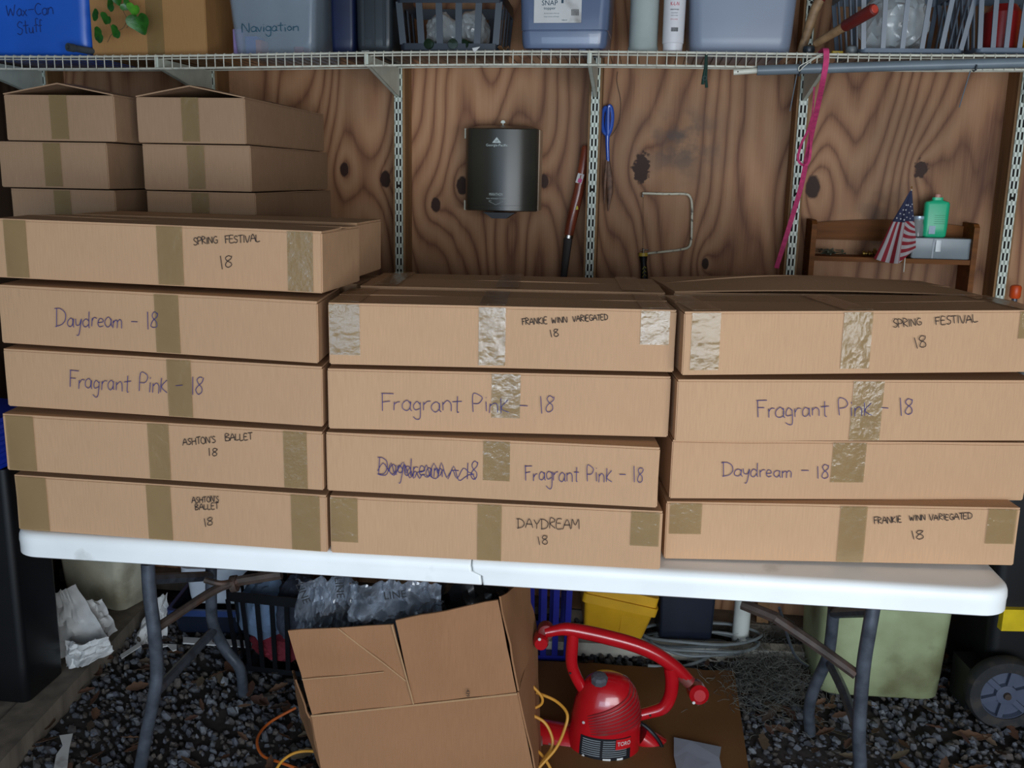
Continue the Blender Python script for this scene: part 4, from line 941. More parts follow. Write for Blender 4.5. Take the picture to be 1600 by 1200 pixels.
zjl=PW(1438,343,-.01).z-zj
MB().lathe([(.014,0),(.018,.002),(.0185,zjl*.65),(.015,zjl*.8),(.015,zjl)],24).build('glass',JG,t); MB().lathe([(.0165,zjl),(.017,zjl+.001),(.017,zjl+.009),(.0155,zjl+.010)],24).build('lid',mat('pale_blue_lid',(176,196,214),rough=.3,metal=.3),t)
MB().lathe([(.012,.003),(.014,.006),(.014,zjl*.45),(.002,zjl*.5)],12).build('screws',mat('dark_contents',(90,84,80),rough=.4,metal=.5,var=.4,scale=200),t)
GT=mat('mint_green_plastic',(40,188,136),rough=.35,var=.05)
q=PW(1467,330,0); ztb=PW(1467,313,0).z-zj; wt=(PW(1488,340,0).x-PW(1449,340,0).x)
t=thing('talc_bottle','mint green powder bottle with a pink cap on the rack','bottle',WALL@T(q.x+.001,.03,zj))
bd=MB().loft([rr(wt-.012,.022,.010,0),rr(wt-.004,.028,.012,.004),rr(wt,.03,.013,.03),rr(wt+.002,.03,.013,ztb-.012),rr(wt-.004,.028,.012,ztb-.005),rr(wt*.5,.02,.009,ztb)]).build('body',GT,t)
MB().loft([rr(wt*.46,.019,.009,ztb),rr(wt*.44,.019,.009,ztb+.008)]).build('shoulder',GT,t)
MB().lathe([(.0085,ztb+.008),(.0085,ztb+.017),(.007,ztb+.018)],20).build('cap',mat('dusty_pink_cap',(196,142,128),rough=.5),t)
MB().span((-wt*.28,-.0158,.010),(-wt*.28+.018,-.0150,.034)).build('sticker',mat('silver_blue_sticker',(140,170,190),rough=.4),bd,WM[t.name],smooth=0)
for k in range(5): MB().span((-wt*.1,-.0157,.04+k*.006),(wt*.34,-.0152,.0412+k*.006)).build('print_line',mat('green_print',(20,140,100),rough=.5),bd,WM[t.name],smooth=0)

# ---- little flag
t=thing('small_flag','small stars and stripes stick flag leaning in front of the wooden rack','flag',WALL@T(PW(1412,415,.05).x,-.05,1.2))
MB().tube([PW(1424.5,296,.045),PW(1412,425,.055)],.0016,8).build('stick',ENAMEL,t,WALL)
MB().lathe([(.0005,-.003),(.003,0),(.0005,.004)],10,T(PW(1424.6,293,.045))).build('finial',mat('gold_finial',(150,110,60),rough=.4),t,WALL)
LE=[(1422,298),(1406,326),(1392,350),(1379,378),(1365,404)]
MID=[(1423,298),(1418,326),(1413,352),(1408,382),(1404,412)]
RE=[(1425,298),(1427,326),(1429,352),(1431,370),(1431,388)]
def cv(P,t_):
    t_=min(max(t_,0),1)*(len(P)-1); i=min(int(t_),len(P)-2); f=t_-i; return P[i][0]+(P[i+1][0]-P[i][0])*f,P[i][1]+(P[i+1][1]-P[i][1])*f
def flagpt(s,tt):
    L_,M_,R_=cv(LE,tt),cv(MID,tt),cv(RE,tt)
    if s<.62: f=s/.62; x=L_[0]+(M_[0]-L_[0])*f; y=L_[1]+(M_[1]-L_[1])*f; y+=5*math.sin(math.pi*f)*max(0,tt-.6)
    else: f=(s-.62)/.38; x=M_[0]+(R_[0]-M_[0])*f; y=M_[1]+(R_[1]-M_[1])*f
    off=.058+.022*(1-abs(s-.62)/.62)*tt+.006*math.sin(s*14)*tt
    return PW(x,y,off)
NU,NV=30,30
mb=MB().sheet(flagpt,NU,NV,.0007)
FL=nodes('flag_cloth'); fm,nt,p=FL; N=nt.nodes.new; L=nt.links.new
uvn=N('ShaderNodeUVMap'); sp=N('ShaderNodeSeparateXYZ'); L(uvn.outputs[0],sp.inputs[0])
fr_=N('ShaderNodeMath'); fr_.operation='FRACT'; L(sp.outputs[0],fr_.inputs[0]); gt=N('ShaderNodeMath'); gt.operation='GREATER_THAN'; gt.inputs[1].default_value=.5; L(fr_.outputs[0],gt.inputs[0])
mx=N('ShaderNodeMix'); mx.data_type='RGBA'; mx.inputs[6].default_value=lin((138,32,44)); mx.inputs[7].default_value=lin((172,166,168)); L(gt.outputs[0],mx.inputs[0])
g2=N('ShaderNodeMath'); g2.operation='LESS_THAN'; g2.inputs[1].default_value=0; L(sp.outputs[1],g2.inputs[0]); m2=N('ShaderNodeMix'); m2.data_type='RGBA'; L(mx.outputs[2],m2.inputs[6]); m2.inputs[7].default_value=lin((40,44,72)); L(g2.outputs[0],m2.inputs[0]); L(m2.outputs[2],p.inputs['Base Color']); p.inputs['Roughness'].default_value=.8
fo=mb.build('cloth',fm,t,WALL,smooth=60); WM[fo.name]=WM[t.name]
uvl=fo.data.uv_layers.new(name='UVMap'); m_=NV+1; K=(NU+1)*m_
for lp_ in fo.data.loops:
    i=lp_.vertex_index%K; s=(i//m_)/NU; tt=(i%m_)/NV
    st=s*4.6+.2 if s<.62 else (tt*9.5-(s-.62)*3.2+.3)
    can=tt-(.46 if s<.62 else .44+.0*s)
    uvl.data[lp_.index].uv=(st,can)
WST=mat('white_star',(206,206,210),rough=.8)
for k,(s,tt) in enumerate([(.12,.40),(.35,.41),(.55,.42),(.2,.33),(.45,.34),(.3,.27),(.5,.27),(.42,.20),(.66,.38),(.82,.40),(.94,.36),(.74,.31),(.9,.28),(.8,.22),(.92,.19),(.6,.2)]):
    c=flagpt(s,tt); rr_=.0029 if s<.62 else .0023
    prs=[(rr_*(1 if j%2==0 else .42)*math.sin(math.pi*j/5),rr_*(1 if j%2==0 else .42)*math.cos(math.pi*j/5)) for j in range(10)]
    MB().plate(prs,T(c+Vector((0,-.0026,0))),.002).build('star',WST,fo,WALL,smooth=0)
# orange handle at right
q=PW(1588,445,.012)
t=thing('orange_handled_tool','tool with a bright orange rounded grip at the right edge behind the top right carton','tool',WALL@T(q.x,-.012,q.z-.30))
MB().lathe([(.012,.26),(.0155,.265),(.016,.292),(.013,.298),(.006,.30)],20).build('grip',mat('orange_plastic',(226,84,30),rough=.4),t); MB().lathe([(.006,0),(.008,.01),(.008,.26)],12).build('shaft',STEEL,t)
# ================================================================== ground cover
STC=island('gravel_stone',[(84,88,98),(58,60,66),(104,108,116),(70,66,64),(92,84,78),(46,48,54),(120,124,130)],.75)
import numpy as np
rg=np.random.default_rng(3)
ph=(1+5**.5)/2
ico=np.array([(-1,ph,0),(1,ph,0),(-1,-ph,0),(1,-ph,0),(0,-1,ph),(0,1,ph),(0,-1,-ph),(0,1,-ph),(ph,0,-1),(ph,0,1),(-ph,0,-1),(-ph,0,1)])/1.9
icf=[(0,11,5),(0,5,1),(0,1,7),(0,7,10),(0,10,11),(1,5,9),(5,11,4),(11,10,2),(10,7,6),(7,1,8),(3,9,4),(3,4,2),(3,2,6),(3,6,8),(3,8,9),(4,9,5),(2,4,11),(6,2,10),(8,6,7),(9,8,1)]
NS=12500
V=[];Fc=[]
for i in range(NS):
    x=rg.uniform(-1.5,2.0); y=1.95+1.15*rg.random()**.9
    r=rg.choice([.007,.009,.0118,.015],p=[.3,.35,.25,.1])*rg.uniform(.85,1.2)
    v=ico*rg.uniform(.72,1.15,(12,1))*np.array([1.2,.95,.72])*r
    a,b,c=rg.uniform(0,6.28,3)
    def rm(t,i0,i1):
        m=np.eye(3); m[i0,i0]=m[i1,i1]=math.cos(t); m[i0,i1]=-math.sin(t); m[i1,i0]=math.sin(t); return m
    v=v@rm(a,0,1)@rm(b*.25,0,2)@rm(c*.25,1,2)
    v+=np.array([x,y,r*.45+rg.uniform(0,.010)-.012+ .02*noise.noise(Vector((x*2,y*2,5)))])
    n=len(V); V+=[tuple(q) for q in v]; Fc+=[(n+p,n+q,n+s) for p,q,s in icf]
mb=MB(); mb.v=[Vector(v) for v in V]; mb.f=Fc
tag(mb.build('gravel',STC,None,None,smooth=0,base=(0,0,0)),'loose grey gravel covering the floor under the table','gravel',kind='stuff')
LVM=island('fallen_leaf',[(88,58,42),(66,44,36),(104,76,56),(80,50,34),(98,86,68),(56,44,38)],.75)
mb=MB()
for i in range(460):
    x=rnd.uniform(-1.3,1.9); y=2.1+.95*rnd.random(); s=rnd.uniform(.018,.036); c=rnd.uniform(.1,.5); ty=rnd.uniform(.45,.8)
    M=T(x,y,.008+rnd.uniform(0,.012))@RZ(rnd.uniform(0,360))@RX(rnd.uniform(-28,28))@RY(rnd.uniform(-20,20))
    def fn(a,b): 
        w=math.sin(math.pi*min(max(a,.02),.98))**.7*(1+.18*math.sin(a*19))*ty
        X=(a-.5)*2*s; Y=(b-.5)*2*s*w*.62; return M@Vector((X,Y,c*s*((b-.5)*2*w)**2+c*s*.5*(a-.5)**2*2))
    mb.sheet(fn,7,3,.0006)
tag(mb.build('fallen_leaves',LVM,None,None,smooth=50,base=(0,0,0)),'brown dead leaves strewn over the gravel','leaves',kind='stuff')
MOS=mat('grey_moss',(92,92,86),rough=.9,var=.25,scale=50)
mb=MB()
for i in range(2600):
    c=PZ(rnd.gauss(1205,38),rnd.gauss(1048,34),.02); x,y=c.x,min(c.y,2.95); z=.015+abs(rnd.gauss(0,.02)); P=[]; d_=Vector((rnd.uniform(-1,1),rnd.uniform(-1,1),rnd.uniform(-.3,.5))).normalized(); q=Vector((x,y,z))
    for k in range(5):
        P.append(q.copy()); d_=(d_+Vector((rnd.uniform(-1,1),rnd.uniform(-1,1),rnd.uniform(-.7,.6)))*.7).normalized(); q=q+d_*.010; q.z=max(q.z,.008)
    mb.tube(P,.00055,3,cap=False)
tag(mb.build('grey_moss',MOS,None,None,smooth=60,base=(0,0,0)),'tangle of grey hair-like moss on the gravel beside the white post','moss',kind='stuff')

# ================================================================== big open carton under the table
YL,YR=2.03,1.99
A=PY(487,1118,YL); B=PY(808,1083,YR); C_=PZ(515,1275,0); D_=PZ(846,1262,0)
ex=(B-A); dep=Vector((.05,.34,0))
bc=thing('open_carton','large brown carton with torn open flaps standing under the table','carton',T((C_+D_)/2+Vector((0,.15,0))))
CB_=cardboard('kraft_carton_brown',(160,116,82),.05); CBD=cardboard('carton_edge',(186,150,112),.05)
IDN=Matrix()
def quad(a,b,c,d,name,th=.004,mt=None,nu=8,nv=6,bend=.002,parent=None,seed=1):
    """a,b lower edge; d,c upper edge"""
    def fn(u,v):
        p=(a.lerp(b,u)).lerp(d.lerp(c,u),v); n=(b-a).cross(d-a).normalized()
        return p+n*bend*noise.noise(Vector((u*3,v*3,seed)))*2
    return MB().sheet(fn,nu,nv,th).build(name,mt or CB_,parent or bc,IDN,smooth=40)
Ab,Bb=[p+dep for p in (A,B)]; Cb,Db=[p+Vector((0,.34,0)) for p in (C_,D_)]
quad(C_,D_,B,A,'front_panel',bend=.003)
quad(D_+Vector((.004,.004,0)),Db+Vector((.004,.004,0)),Bb,B+Vector((.002,.004,0)),'side_panel',seed=2)
quad(C_+Vector((0,.004,0)),Cb,Ab,A+Vector((0,.004,0)),'side_panel',seed=3)
quad(Cb,Db,Bb,Ab,'back_panel',seed=4)
quad(C_+Vector((.004,.004,.003)),D_+Vector((-.004,.004,.003)),Db+Vector((-.004,-.004,.003)),Cb+Vector((.004,-.004,.003)),'bottom_panel',seed=6)
FA=PY(450,985,2.00); FB=PY(615,975,1.99); FC=PY(778,937,1.965)
FA2=PY(645,1101,YL-.02)
fl1=[PY(488,1116,YL-.004),PY(646,1100,YL-.022),FB,FA]
quad(fl1[0],fl1[1],fl1[2],fl1[3],'front_flap',bend=.004,seed=7)
quad(PY(646.5,1100,YL-.022),PY(807,1081,YR-.004),FC,PY(618,969,1.99),'front_flap',bend=.004,seed=8)
def crease(P,r=.0012): MB().tube([PY(x,y,Y-.005) for x,y,Y in P],r*1.3,5).build('crease',CBD,bc,IDN)
crease([(528,982,1.992),(560,1007,1.996),(600,1037,2.0),(634,1064,2.003)],.0011)
crease([(472,1062,2.014),(530,1057,2.008),(600,1050,2.003)],.0009)
crease([(612,976,1.985),(630,1040,1.995),(646,1100,2.004)],.0013)
crease([(486,1119,2.026),(600,1107,2.012),(700,1096,2.0),(808,1084,1.984)],.0016)
# right side flap, standing up
quad(B+Vector((.003,.006,.002)),Bb,PY(823,905,2.31),PY(781,932,1.985),'side_flap',seed=9,bend=.003)
quad(PY(484,1122,YL+.006),PY(468,1085,YL+.22),PY(457,1047,2.22),PY(462,1062,2.10),'side_flap',seed=10)
quad(PY(502,1202,2.07),PY(470,1120,2.2),PY(458,1050,2.2),PY(485,1120,2.04),'side_flap',seed=11)
q=PY(731,1081,1.988); printed('439',.012,BLK,'stamp',bc,T(q+Vector((0,-.006,0)))@RZ(-3)@RY(92))
# clear bags heaped in the carton
BAGM=mat('clear_film',(160,170,184),rough=.06,alpha=.46,bump=.6,bscale=6,coat=1,var=.3)
def sheetbag(px0,py0,px1,py1,Y,depth,seed,label):
    a=PY(px0,py0,Y); b=PY(px1,py1,Y); w=b.x-a.x; h=a.z-b.z
    def fn(u,v):
        x=a.x+w*u; z=b.z+h*v
        e=.07*noise.noise(Vector((u*3+seed,v*3,0)))+.045*abs(noise.noise(Vector((u*8,v*7+seed,1))))+.012*noise.noise(Vector((u*22,v*18,seed)))
        e+=.030*(abs(noise.noise(Vector((u*5+v*4,v*3-u*3,seed+2))))**.6)
        return (x+.01*noise.noise(Vector((v*7,seed,0))),Y-.02+depth*v*.3+e,z+.018*noise.noise(Vector((u*7,seed,3)))*v)
    return tag(MB().sheet(fn,44,24,.0005).build('clear_bag',BAGM,None,IDN,smooth=9),label,'plastic bag','clear bags stuffed in the open carton')
g1=sheetbag(462,905,560,1010,2.12,.05,1,'crumpled clear plastic bag at the left of the open carton, bright glare on it')
g2=sheetbag(545,912,690,1000,2.08,.06,5,'crumpled clear plastic bag with dark lettering in the middle of the open carton')
for (px,py,rot,txt,g) in ((473,927,-70,'LINE',g1),(530,918,-85,'LINE',g1),(617,930,8,'LINE',g2)):
    WM[g.name]=g.matrix_world.copy()
    printed(txt,.026,BLK,'lettering',g,T(PY(px,py,2.045))@RY(-rot if rot>0 else -rot))
DKB=mat('dark_crumpled_film',(26,28,32),rough=.3,bump=.8,bscale=20,coat=.3,var=.3)
bagblob(T(PY(735,985,2.18))@T(0,.02,-.06),.10,.08,.10,3,DKB,'dark_bag','dark crumpled plastic bag at the right of the open carton','plastic bag')
bagblob(T(PY(600,1040,2.2))@T(0,-.01,-.1),.16,.08,.14,7,DKB,'dark_bag','dark plastic bag beneath the clear bags in the open carton','plastic bag')

# ================================================================== blower
TR=mat('glossy_red_plastic',(176,16,26),rough=.24,var=.06,coat=.5,dirt=((92,66,60),7,.60,.55)); TR2=mat('dusty_red_plastic',(134,30,34),rough=.5,dirt=((96,78,66),10,.5,.8))
YB=2.26
def V(px,py,d=0): return PY(px,py,YB+d)
bl=thing('leaf_blower','red electric leaf blower with a curved handle standing on flattened cardboard','leaf blower',T(PZ(955,1215,.0)))
def btube(P,r,name,m=TR,n=16,flat=1,sp=5):
    return MB().tube(smoothpath([V(*p) for p in P],sp) if sp else [V(*p) for p in P],r,n,flat=flat).build(name,m,bl,IDN)
def rsp(rs,n,sp=5):
    out=[]
    for i in range(n-1):
        for k in range(sp): out.append(rs[i]+(rs[i+1]-rs[i])*k/sp)
    return out+[rs[-1]]
hp=[(852,988),(868,985),(886,983),(915,988),(950,996),(990,1007),(1025,1022),(1055,1043),(1075,1062)]
hr=[.014,.014,.017,.0185,.019,.019,.0185,.018,.016]
btube(hp,rsp(hr,len(hp)),'handle')
for (x,r) in ((896,.0192),(1043,.0188)):
    pass
btube([(896,985),(894,1010),(893,1035),(899,1055),(910,1075),(922,1090)],rsp([.015,.016,.0155,.015,.015,.014],6),'handle_post')
btube([(1048,1042),(1050,1065),(1047,1088),(1036,1106),(1012,1114),(985,1122),(968,1140)],rsp([.019,.018,.017,.017,.015,.015,.016],7),'handle_post')
kb=MB().lathe([(.012,-.024),(.018,-.022),(.020,-.012),(.020,.014),(.016,.024)],20,T(V(845,1000))@RX(90)); kb.build('trigger_knob',TR,bl,IDN)
MB().lathe([(.012,-.020),(.020,-.016),(.022,.0),(.020,.014),(.01,.020)],20,T(V(853,985,.012))@RX(90)).build('switch',TR2,bl,IDN)
MB().tube([V(1062,1052),V(1078,1066)],[.016,.018],16).build('neck',TR2,bl,IDN)
MB().lathe([(.006,-.034),(.019,-.033),(.0245,-.026),(.026,0),(.025,.03),(.015,.038)],22,T(V(1089,1080))@RX(78)@RY(0)).build('tube_knob',TR,bl,IDN)
for (px,py,d) in ((843,999,-.0265),(1084,1098,-.036)):
    MB().lathe([(.0042,0),(.0038,.0015)],12,T(V(px,py,d))@RX(90)).build('white_dot',PAPER,bl,IDN)
for (px,py,d) in ((994,1030,-.0188),(891,1052,-.0158),(1016,1118,-.0153)):
    MB().lathe([(.0032,0),(.0028,.0012)],12,T(V(px,py,d))@RX(90)).build('screw_hole',SLOTDK,bl,IDN)
# motor dome
c0=V(946,1125); s_=1/ (F_PX/ (YB*1.12))  # metres per pixel
def dome(z): pass
prof_=[]
pxp=[(946,1052,4),(948,1055,22),(950,1062,34),(950,1075,44),(949,1090,50),(948,1110,54),(946,1128,55),(944,1150,56),(943,1172,56),(946,1176,60),(962,1182,82),(972,1196,90),(974,1230,90)]
loops=[]
for (px,py,hw_) in pxp:
    c=V(px,py); e=V(px+hw_,py); r=(e-c).length
    loops.append([Vector((c.x+r*math.cos(2*math.pi*k/48),c.y+r*.8*math.sin(2*math.pi*k/48),c.z)) for k in range(48)])
MB().loft(loops).build('motor_housing',TR,bl,IDN,smooth=45)
# cooling fins, arcs sweeping over the right side of the dome
def domepoint(py,ang,lift=0):
    for i in range(len(pxp)-1):
        if pxp[i][1]<=py<=pxp[i+1][1]:
            f=(py-pxp[i][1])/(pxp[i+1][1]-pxp[i][1]); px=pxp[i][0]+(pxp[i+1][0]-pxp[i][0])*f; hw_=pxp[i][2]+(pxp[i+1][2]-pxp[i][2])*f; break
    c=V(px,py); r=(V(px+hw_,py)-c).length+lift
    return Vector((c.x+r*math.cos(ang),c.y-r*.8*math.sin(ang),c.z))
for k in range(8):
    P=[domepoint(1060+k*7.5+j*(2.9-k*.28)*1.6,R(10+k*0+ (118-k*1.5)*(j/9)),.0008) for j in range(10)]
    MB().tube(P[::1],[.0012]+[.0032]*8+[.0012],6).build('cooling_fin',TR2,bl,IDN)
MB().lathe([(.012,0),(.021,.002),(.022,.016),(.017,.022),(.008,.024)],9,T(V(936,1066,-.035))@RX(14)).build('air_cap',mat('dusty_grey_rubber',(76,78,84),rough=.7),bl,IDN,smooth=0)
# label
def cylpatch(py0,py1,a0,a1,lift,name,m,parent):
    return MB().sheet(lambda u,v:domepoint(py1+(py0-py1)*v+3*math.sin(math.pi*u)*0,R(a0+(a1-a0)*u),lift),16,4,.0006).build(name,m,parent,IDN,smooth=60)
lbk=cylpatch(1130,1165,136,50,.0012,'label',mat('black_label',(26,28,32),rough=.35),bl)
WM[lbk.name]=WM[bl.name]
cylpatch(1131,1146,77,51,.0022,'red_badge',mat('red_badge',(196,24,30),rough=.35),lbk)
def twarp(py,ang): 
    def f(p):
        c=domepoint(py,R(ang),.0032); r=.062
        q=domepoint(py-p.z/s_*1.0,R(ang)-p.x/r,.0030); return q+Vector((0,p.y,0))
    return f
# measured sizes of the badge word
printed('TORO',.014,PAPER,'lettering',lbk,IDN,warp=twarp(1138,63),width=.025)
for k in range(8):
    cylpatch(1133+k*3.2,1134.3+k*3.2,131,101,.0020,'print_line',GREY,lbk); 
    if k>3 : cylpatch(1133+k*3.2,1134.3+k*3.2,97,58,.0020,'print_line',GREY,lbk)
    else: cylpatch(1133+k*3.2,1134.3+k*3.2,97,78,.0020,'print_line',GREY,lbk)
for (a0,a1) in ((96,84),(74,64)): cylpatch(1159,1162,a0,a1,.0022,'white_patch',PAPER,lbk)
for (px,py,a) in ((908,1112,134),(910,1160,128),(976,1173,57)):
    q=domepoint(py,R(a),.001); MB().lathe([(.0038,0),(.0034,.0022)],12,T(q)@RZ(90-a)@RX(90)).build('rivet',PAPER if py<1170 else CHROME,bl,IDN)
MB().tube([V(985,1122,-.01),V(980,1140,-.025),V(979,1176,-.03)],[.014,.017,.016],14).build('housing_bracket',TR,bl,IDN)
# outlet tube going left and base hump right
MB().tube([V(905,1165,.02),V(870,1158,.03),V(835,1150,.04),V(815,1146,.05)],[.055,.05,.047,.046],24).build('outlet_duct',TR,bl,IDN)
for k in range(4): MB().tube([V(842+k*14,1163+k,.03),V(847+k*14,1163+k,.03)],[.0545-.0008*k]*2,24).build('duct_ring',TR2,bl,IDN)
MB().tube([V(1000,1150,.02),V(1030,1170,.02),V(1040,1215,.02)],[.03,.036,.036],18).build('intake_hump',TR,bl,IDN)
btube([(985,1120,.03),(1015,1140,.0),(1036,1170,-.01),(1043,1210,-.01)],.005,'black_hose',BLACKPL,8)

# cords
ORG=mat('orange_cord_rubber',(196,96,36),rough=.5,var=.1); YEL=mat('yellow_cord_rubber',(206,146,52),rough=.5,var=.1)
def cord(P,r,m,label,name='extension_cord'):
    return tag(MB().tube(smoothpath(P,7),r,8).build(name,m,None,IDN),label,'cord')
cord([PZ(462,1106,.03),PZ(420,1130,.012),PZ(402,1155,.012),PZ(410,1180,.012),PZ(440,1192,.012),PZ(480,1206,.012)],.0038,ORG,'orange extension cord looping out of the gravel left of the open carton')
cord([PZ(425,1215,.02),PZ(440,1190,.04),PZ(462,1176,.05),PZ(490,1174,.05),PZ(505,1182,.03)],.0036,YEL,'yellow cord curling at the lower left foot of the open carton')
cord([PY(832,1072,2.2),PY(846,1088,2.2),PY(846,1100,2.2),PY(832,1108,2.2)],.0036,YEL,'short yellow cord loop beside the open carton, above the duct')
cord([PY(826,1115,2.17),PY(850,1128,2.16),PY(862,1150,2.15),PY(862,1168,2.14),PY(848,1188,2.12),PY(830,1215,2.10)],.0038,YEL,'yellow cord draped over the red blower duct, inner strand')
cord([PY(826,1165,2.15),PY(845,1178,2.13),PY(862,1205,2.11),PY(866,1230,2.1)],.0038,YEL,'yellow cord crossing low in front of the blower duct')
cord([PY(838,1082,2.22),PY(868,1095,2.2),PY(886,1115,2.17),PY(882,1140,2.15),PY(868,1170,2.12),PY(842,1200,2.09),PY(825,1225,2.07)],.0038,YEL,'long yellow cord hanging in a loop beside the blower motor')

# flattened cardboard, grey sheet
a,b,c,d=PZ(836,1032,.03),PZ(1147,1048,.03),PZ(1172,1215,.03),PZ(838,1215,.03)
def fl_(u,v): 
    p=d.lerp(c,u).lerp(a.lerp(b,u),v); return (p.x,p.y,.028+.006*noise.noise(Vector((u*3,v*3,0)))+(.006*noise.noise(Vector((u*11,0,2))) if v>.95 else 0))
tag(MB().sheet(fl_,20,12,.004).build('flat_cardboard',CARDOLD,None,IDN,smooth=40),'flattened weathered brown cardboard sheet on the ground under the blower','cardboard')
P=[PZ(1053,1151,.04),PZ(1080,1158,.04),PZ(1127,1166,.04),PZ(1124,1185,.04),PZ(1130,1210,.04),PZ(1060,1215,.04),PZ(1053,1180,.04)]
tag(MB().loft([[Vector((p.x,p.y,.037+.003*(i%2))) for i,p in enumerate(P)],[Vector((p.x,p.y,.0385+.003*(i%2))) for i,p in enumerate(P)]]).build('grey_board_scrap',mat('pale_grey_board',(150,158,172),rough=.6,var=.05),None,IDN,smooth=0),'torn pale grey board scrap lying on the flattened cardboard','board scrap')

# ================================================================== things further back
YT_=mat('yellow_tote_plastic',(222,170,36),rough=.42,var=.06); 
def quadM(pbl,pbr,Y):
    a=PY(*pbl,Y); b=PY(*pbr,Y); w=(b-a).length; ang=math.atan2(b.z-a.z,b.x-a.x); return T(a)@Matrix.Rotation(-ang,4,'Y'),w
# yellow tote, leaning
M,w=quadM((912,982),(1002,1002),2.74)
M=T(0,0,.0)@M
t=thing('yellow_tote','yellow plastic tote tipped on its side behind the blower','storage tote',M@T(w/2,.1,0))
MB().loft([rr(w*.98,.2,.012,0,cx=w*.5,cy=.1),rr(w*1.02,.205,.014,.01,cx=w*.5,cy=.1),rr(w*1.18,.24,.014,.10,cx=w*.46,cy=.1)]).build('body',YT_,t,M)
MB().loft([rr(w*1.26,.27,.012,.10,cx=w*.45,cy=.1),rr(w*1.28,.272,.014,.128,cx=w*.45,cy=.1)]).build('rim',YT_,t,M); MB().loft([rr(w*1.22,.26,.012,.129,cx=w*.45,cy=.1),rr(w*1.22,.26,.012,.16,cx=w*.45,cy=.1)]).build('lid',YT_,t,M)
MB().loft([[Vector(p) for p in ((w*.60,-.0055,.005),(w*.94,-.0055,.004),(w*1.0,-.018,.095),(w*.52,-.018,.095))],[Vector(p) for p in ((w*.60,.01,.005),(w*.94,.01,.004),(w*1.0,.01,.095),(w*.52,.01,.095))]]).build('raised_panel',YT_,t,M,smooth=0)
def bxtote(p0,p1,Y,hh,d,m,name,label,cat,r=.02,taper=.02,zbase=None,lid=None,rim=None):
    a=PY(*p0,Y); b=PY(*p1,Y); w=b.x-a.x; z=max(a.z,0) if zbase is None else zbase
    Mx=T((a.x+b.x)/2,Y+d/2,z)
    return tote(name,label,cat,0,0,0,d,hh,m,taper,r,Mx=Mx,w=w,lid=lid,rim=rim)
bxtote((1030,1000),(1112,1004),2.79,.20,.13,NAVY,'navy_tote','dark navy open tote behind the grey cable coil','storage tote',.01,.01,rim=NAVY)
# blue crate seen between big carton and blower
t,M,w=bxtote((838,990),(888,990),2.72,.02,.2,DKBLUE,'x','x','x'); 
for o in [t]+list(t.children): bpy.data.objects.remove(o)
BC=mat('royal_blue_crate',(26,34,140),rough=.4,var=.1)
a=PY(826,1005,2.72); b=PY(890,1005,2.72)
basket('blue_crate','royal blue slatted crate standing behind the big carton and blower handle','' and None or T((a.x+b.x)/2,2.72+.12,.012),b.x-a.x,.24,.30,BC,3,.018,.02,taper=.01,cat='crate')
# coil of grey cable
CG=mat('grey_cable_rubber',(120,128,130),rough=.55,var=.1)
t=thing('cable_coil','loose coil of grey cable lying at the foot of the back wall','cable',T(PZ(1090,1022,.02)))
cc=PZ(1085,1010,.02)
for k in range(5):
    rx=.11+.02*k; ry=.045+.007*k
    P=[cc+Vector((.02*math.sin(k*2.3),.02*math.cos(k*3.1),-.006))+Vector((rx*math.cos(q*2*math.pi/30)+.004*k,ry*math.sin(q*2*math.pi/30)-.02,.012+.010*k+.003*math.sin(q*.8+k))) for q in range(31)]
    MB().tube(P,.0048,7).build('loop',CG,t,IDN)
MB().tube(smoothpath([PZ(1012,1040,.03),PZ(1060,1042,.02),PZ(1100,1030,.02),PZ(1135,1005,.02)],6),.0052,8).build('loose_end',CG,t,IDN)
# pale edging beam and post
WB_=mat('weathered_white_board',(206,204,192),rough=.7,var=.1,dirt=((110,100,84),8,.5,.7))
a,b=PZ(844,1022,0),PZ(1262,1040,0)
d=b-a; Mb=T(a)@Matrix.Rotation(math.atan2(d.y,d.x),4,'Z')
tag(MB().span((0,0,.0),(d.length,.05,.045)).build('white_board',WB_,None,Mb,smooth=0),'weathered white board lying along the gravel edge behind the blower','board')
a=PZ(1155,1016,0)
tag(MB().tube([a+Vector((0,0,-.005)),a+Vector((.004,-.0,.62))],.0265,20).build('white_post',mat('white_pvc',(206,210,204),rough=.35,var=.06),None,IDN),'white plastic pipe post standing beside the moss under the table','post')
# greenish bin
GN=mat('grimy_green_plastic',(168,182,140),rough=.5,var=.15,scale=5,c2=(124,126,92),alpha=.97,dirt=((88,84,56),6,.54,.65))
a=PZ(1284,1092,0); b=PZ(1478,1104,0); w=(b-a).length
Mg=T((a+b)/2+Vector((.0,.14,.012)))@Matrix.Rotation(math.atan2(b.y-a.y,b.x-a.x),4,'Z')
t,_,_=tote('green_bin','grimy pale green plastic bin standing on the gravel under the right table end','bin',0,0,0,.27,.40,GN,.03,.05,Mx=Mg,w=w)
a=PY(1372,978,2.44); b=PY(1424,985,2.44)
t2=thing('cardboard_scraps','torn cardboard scraps lying on the rim of the green bin','scraps',Mg@T(-.02,-.14,.41))
Ms=Mg@T(.0,-.11,.402)
MB().span((-.05,-.05,0),(.06,.03,.006)).build('board_scrap',CARD2,t2,Ms@RZ(12),smooth=0); MB().span((-.03,-.06,.007),(.03,.02,.010)).build('board_scrap',CARD2,t2,Ms@RZ(-14),smooth=0)
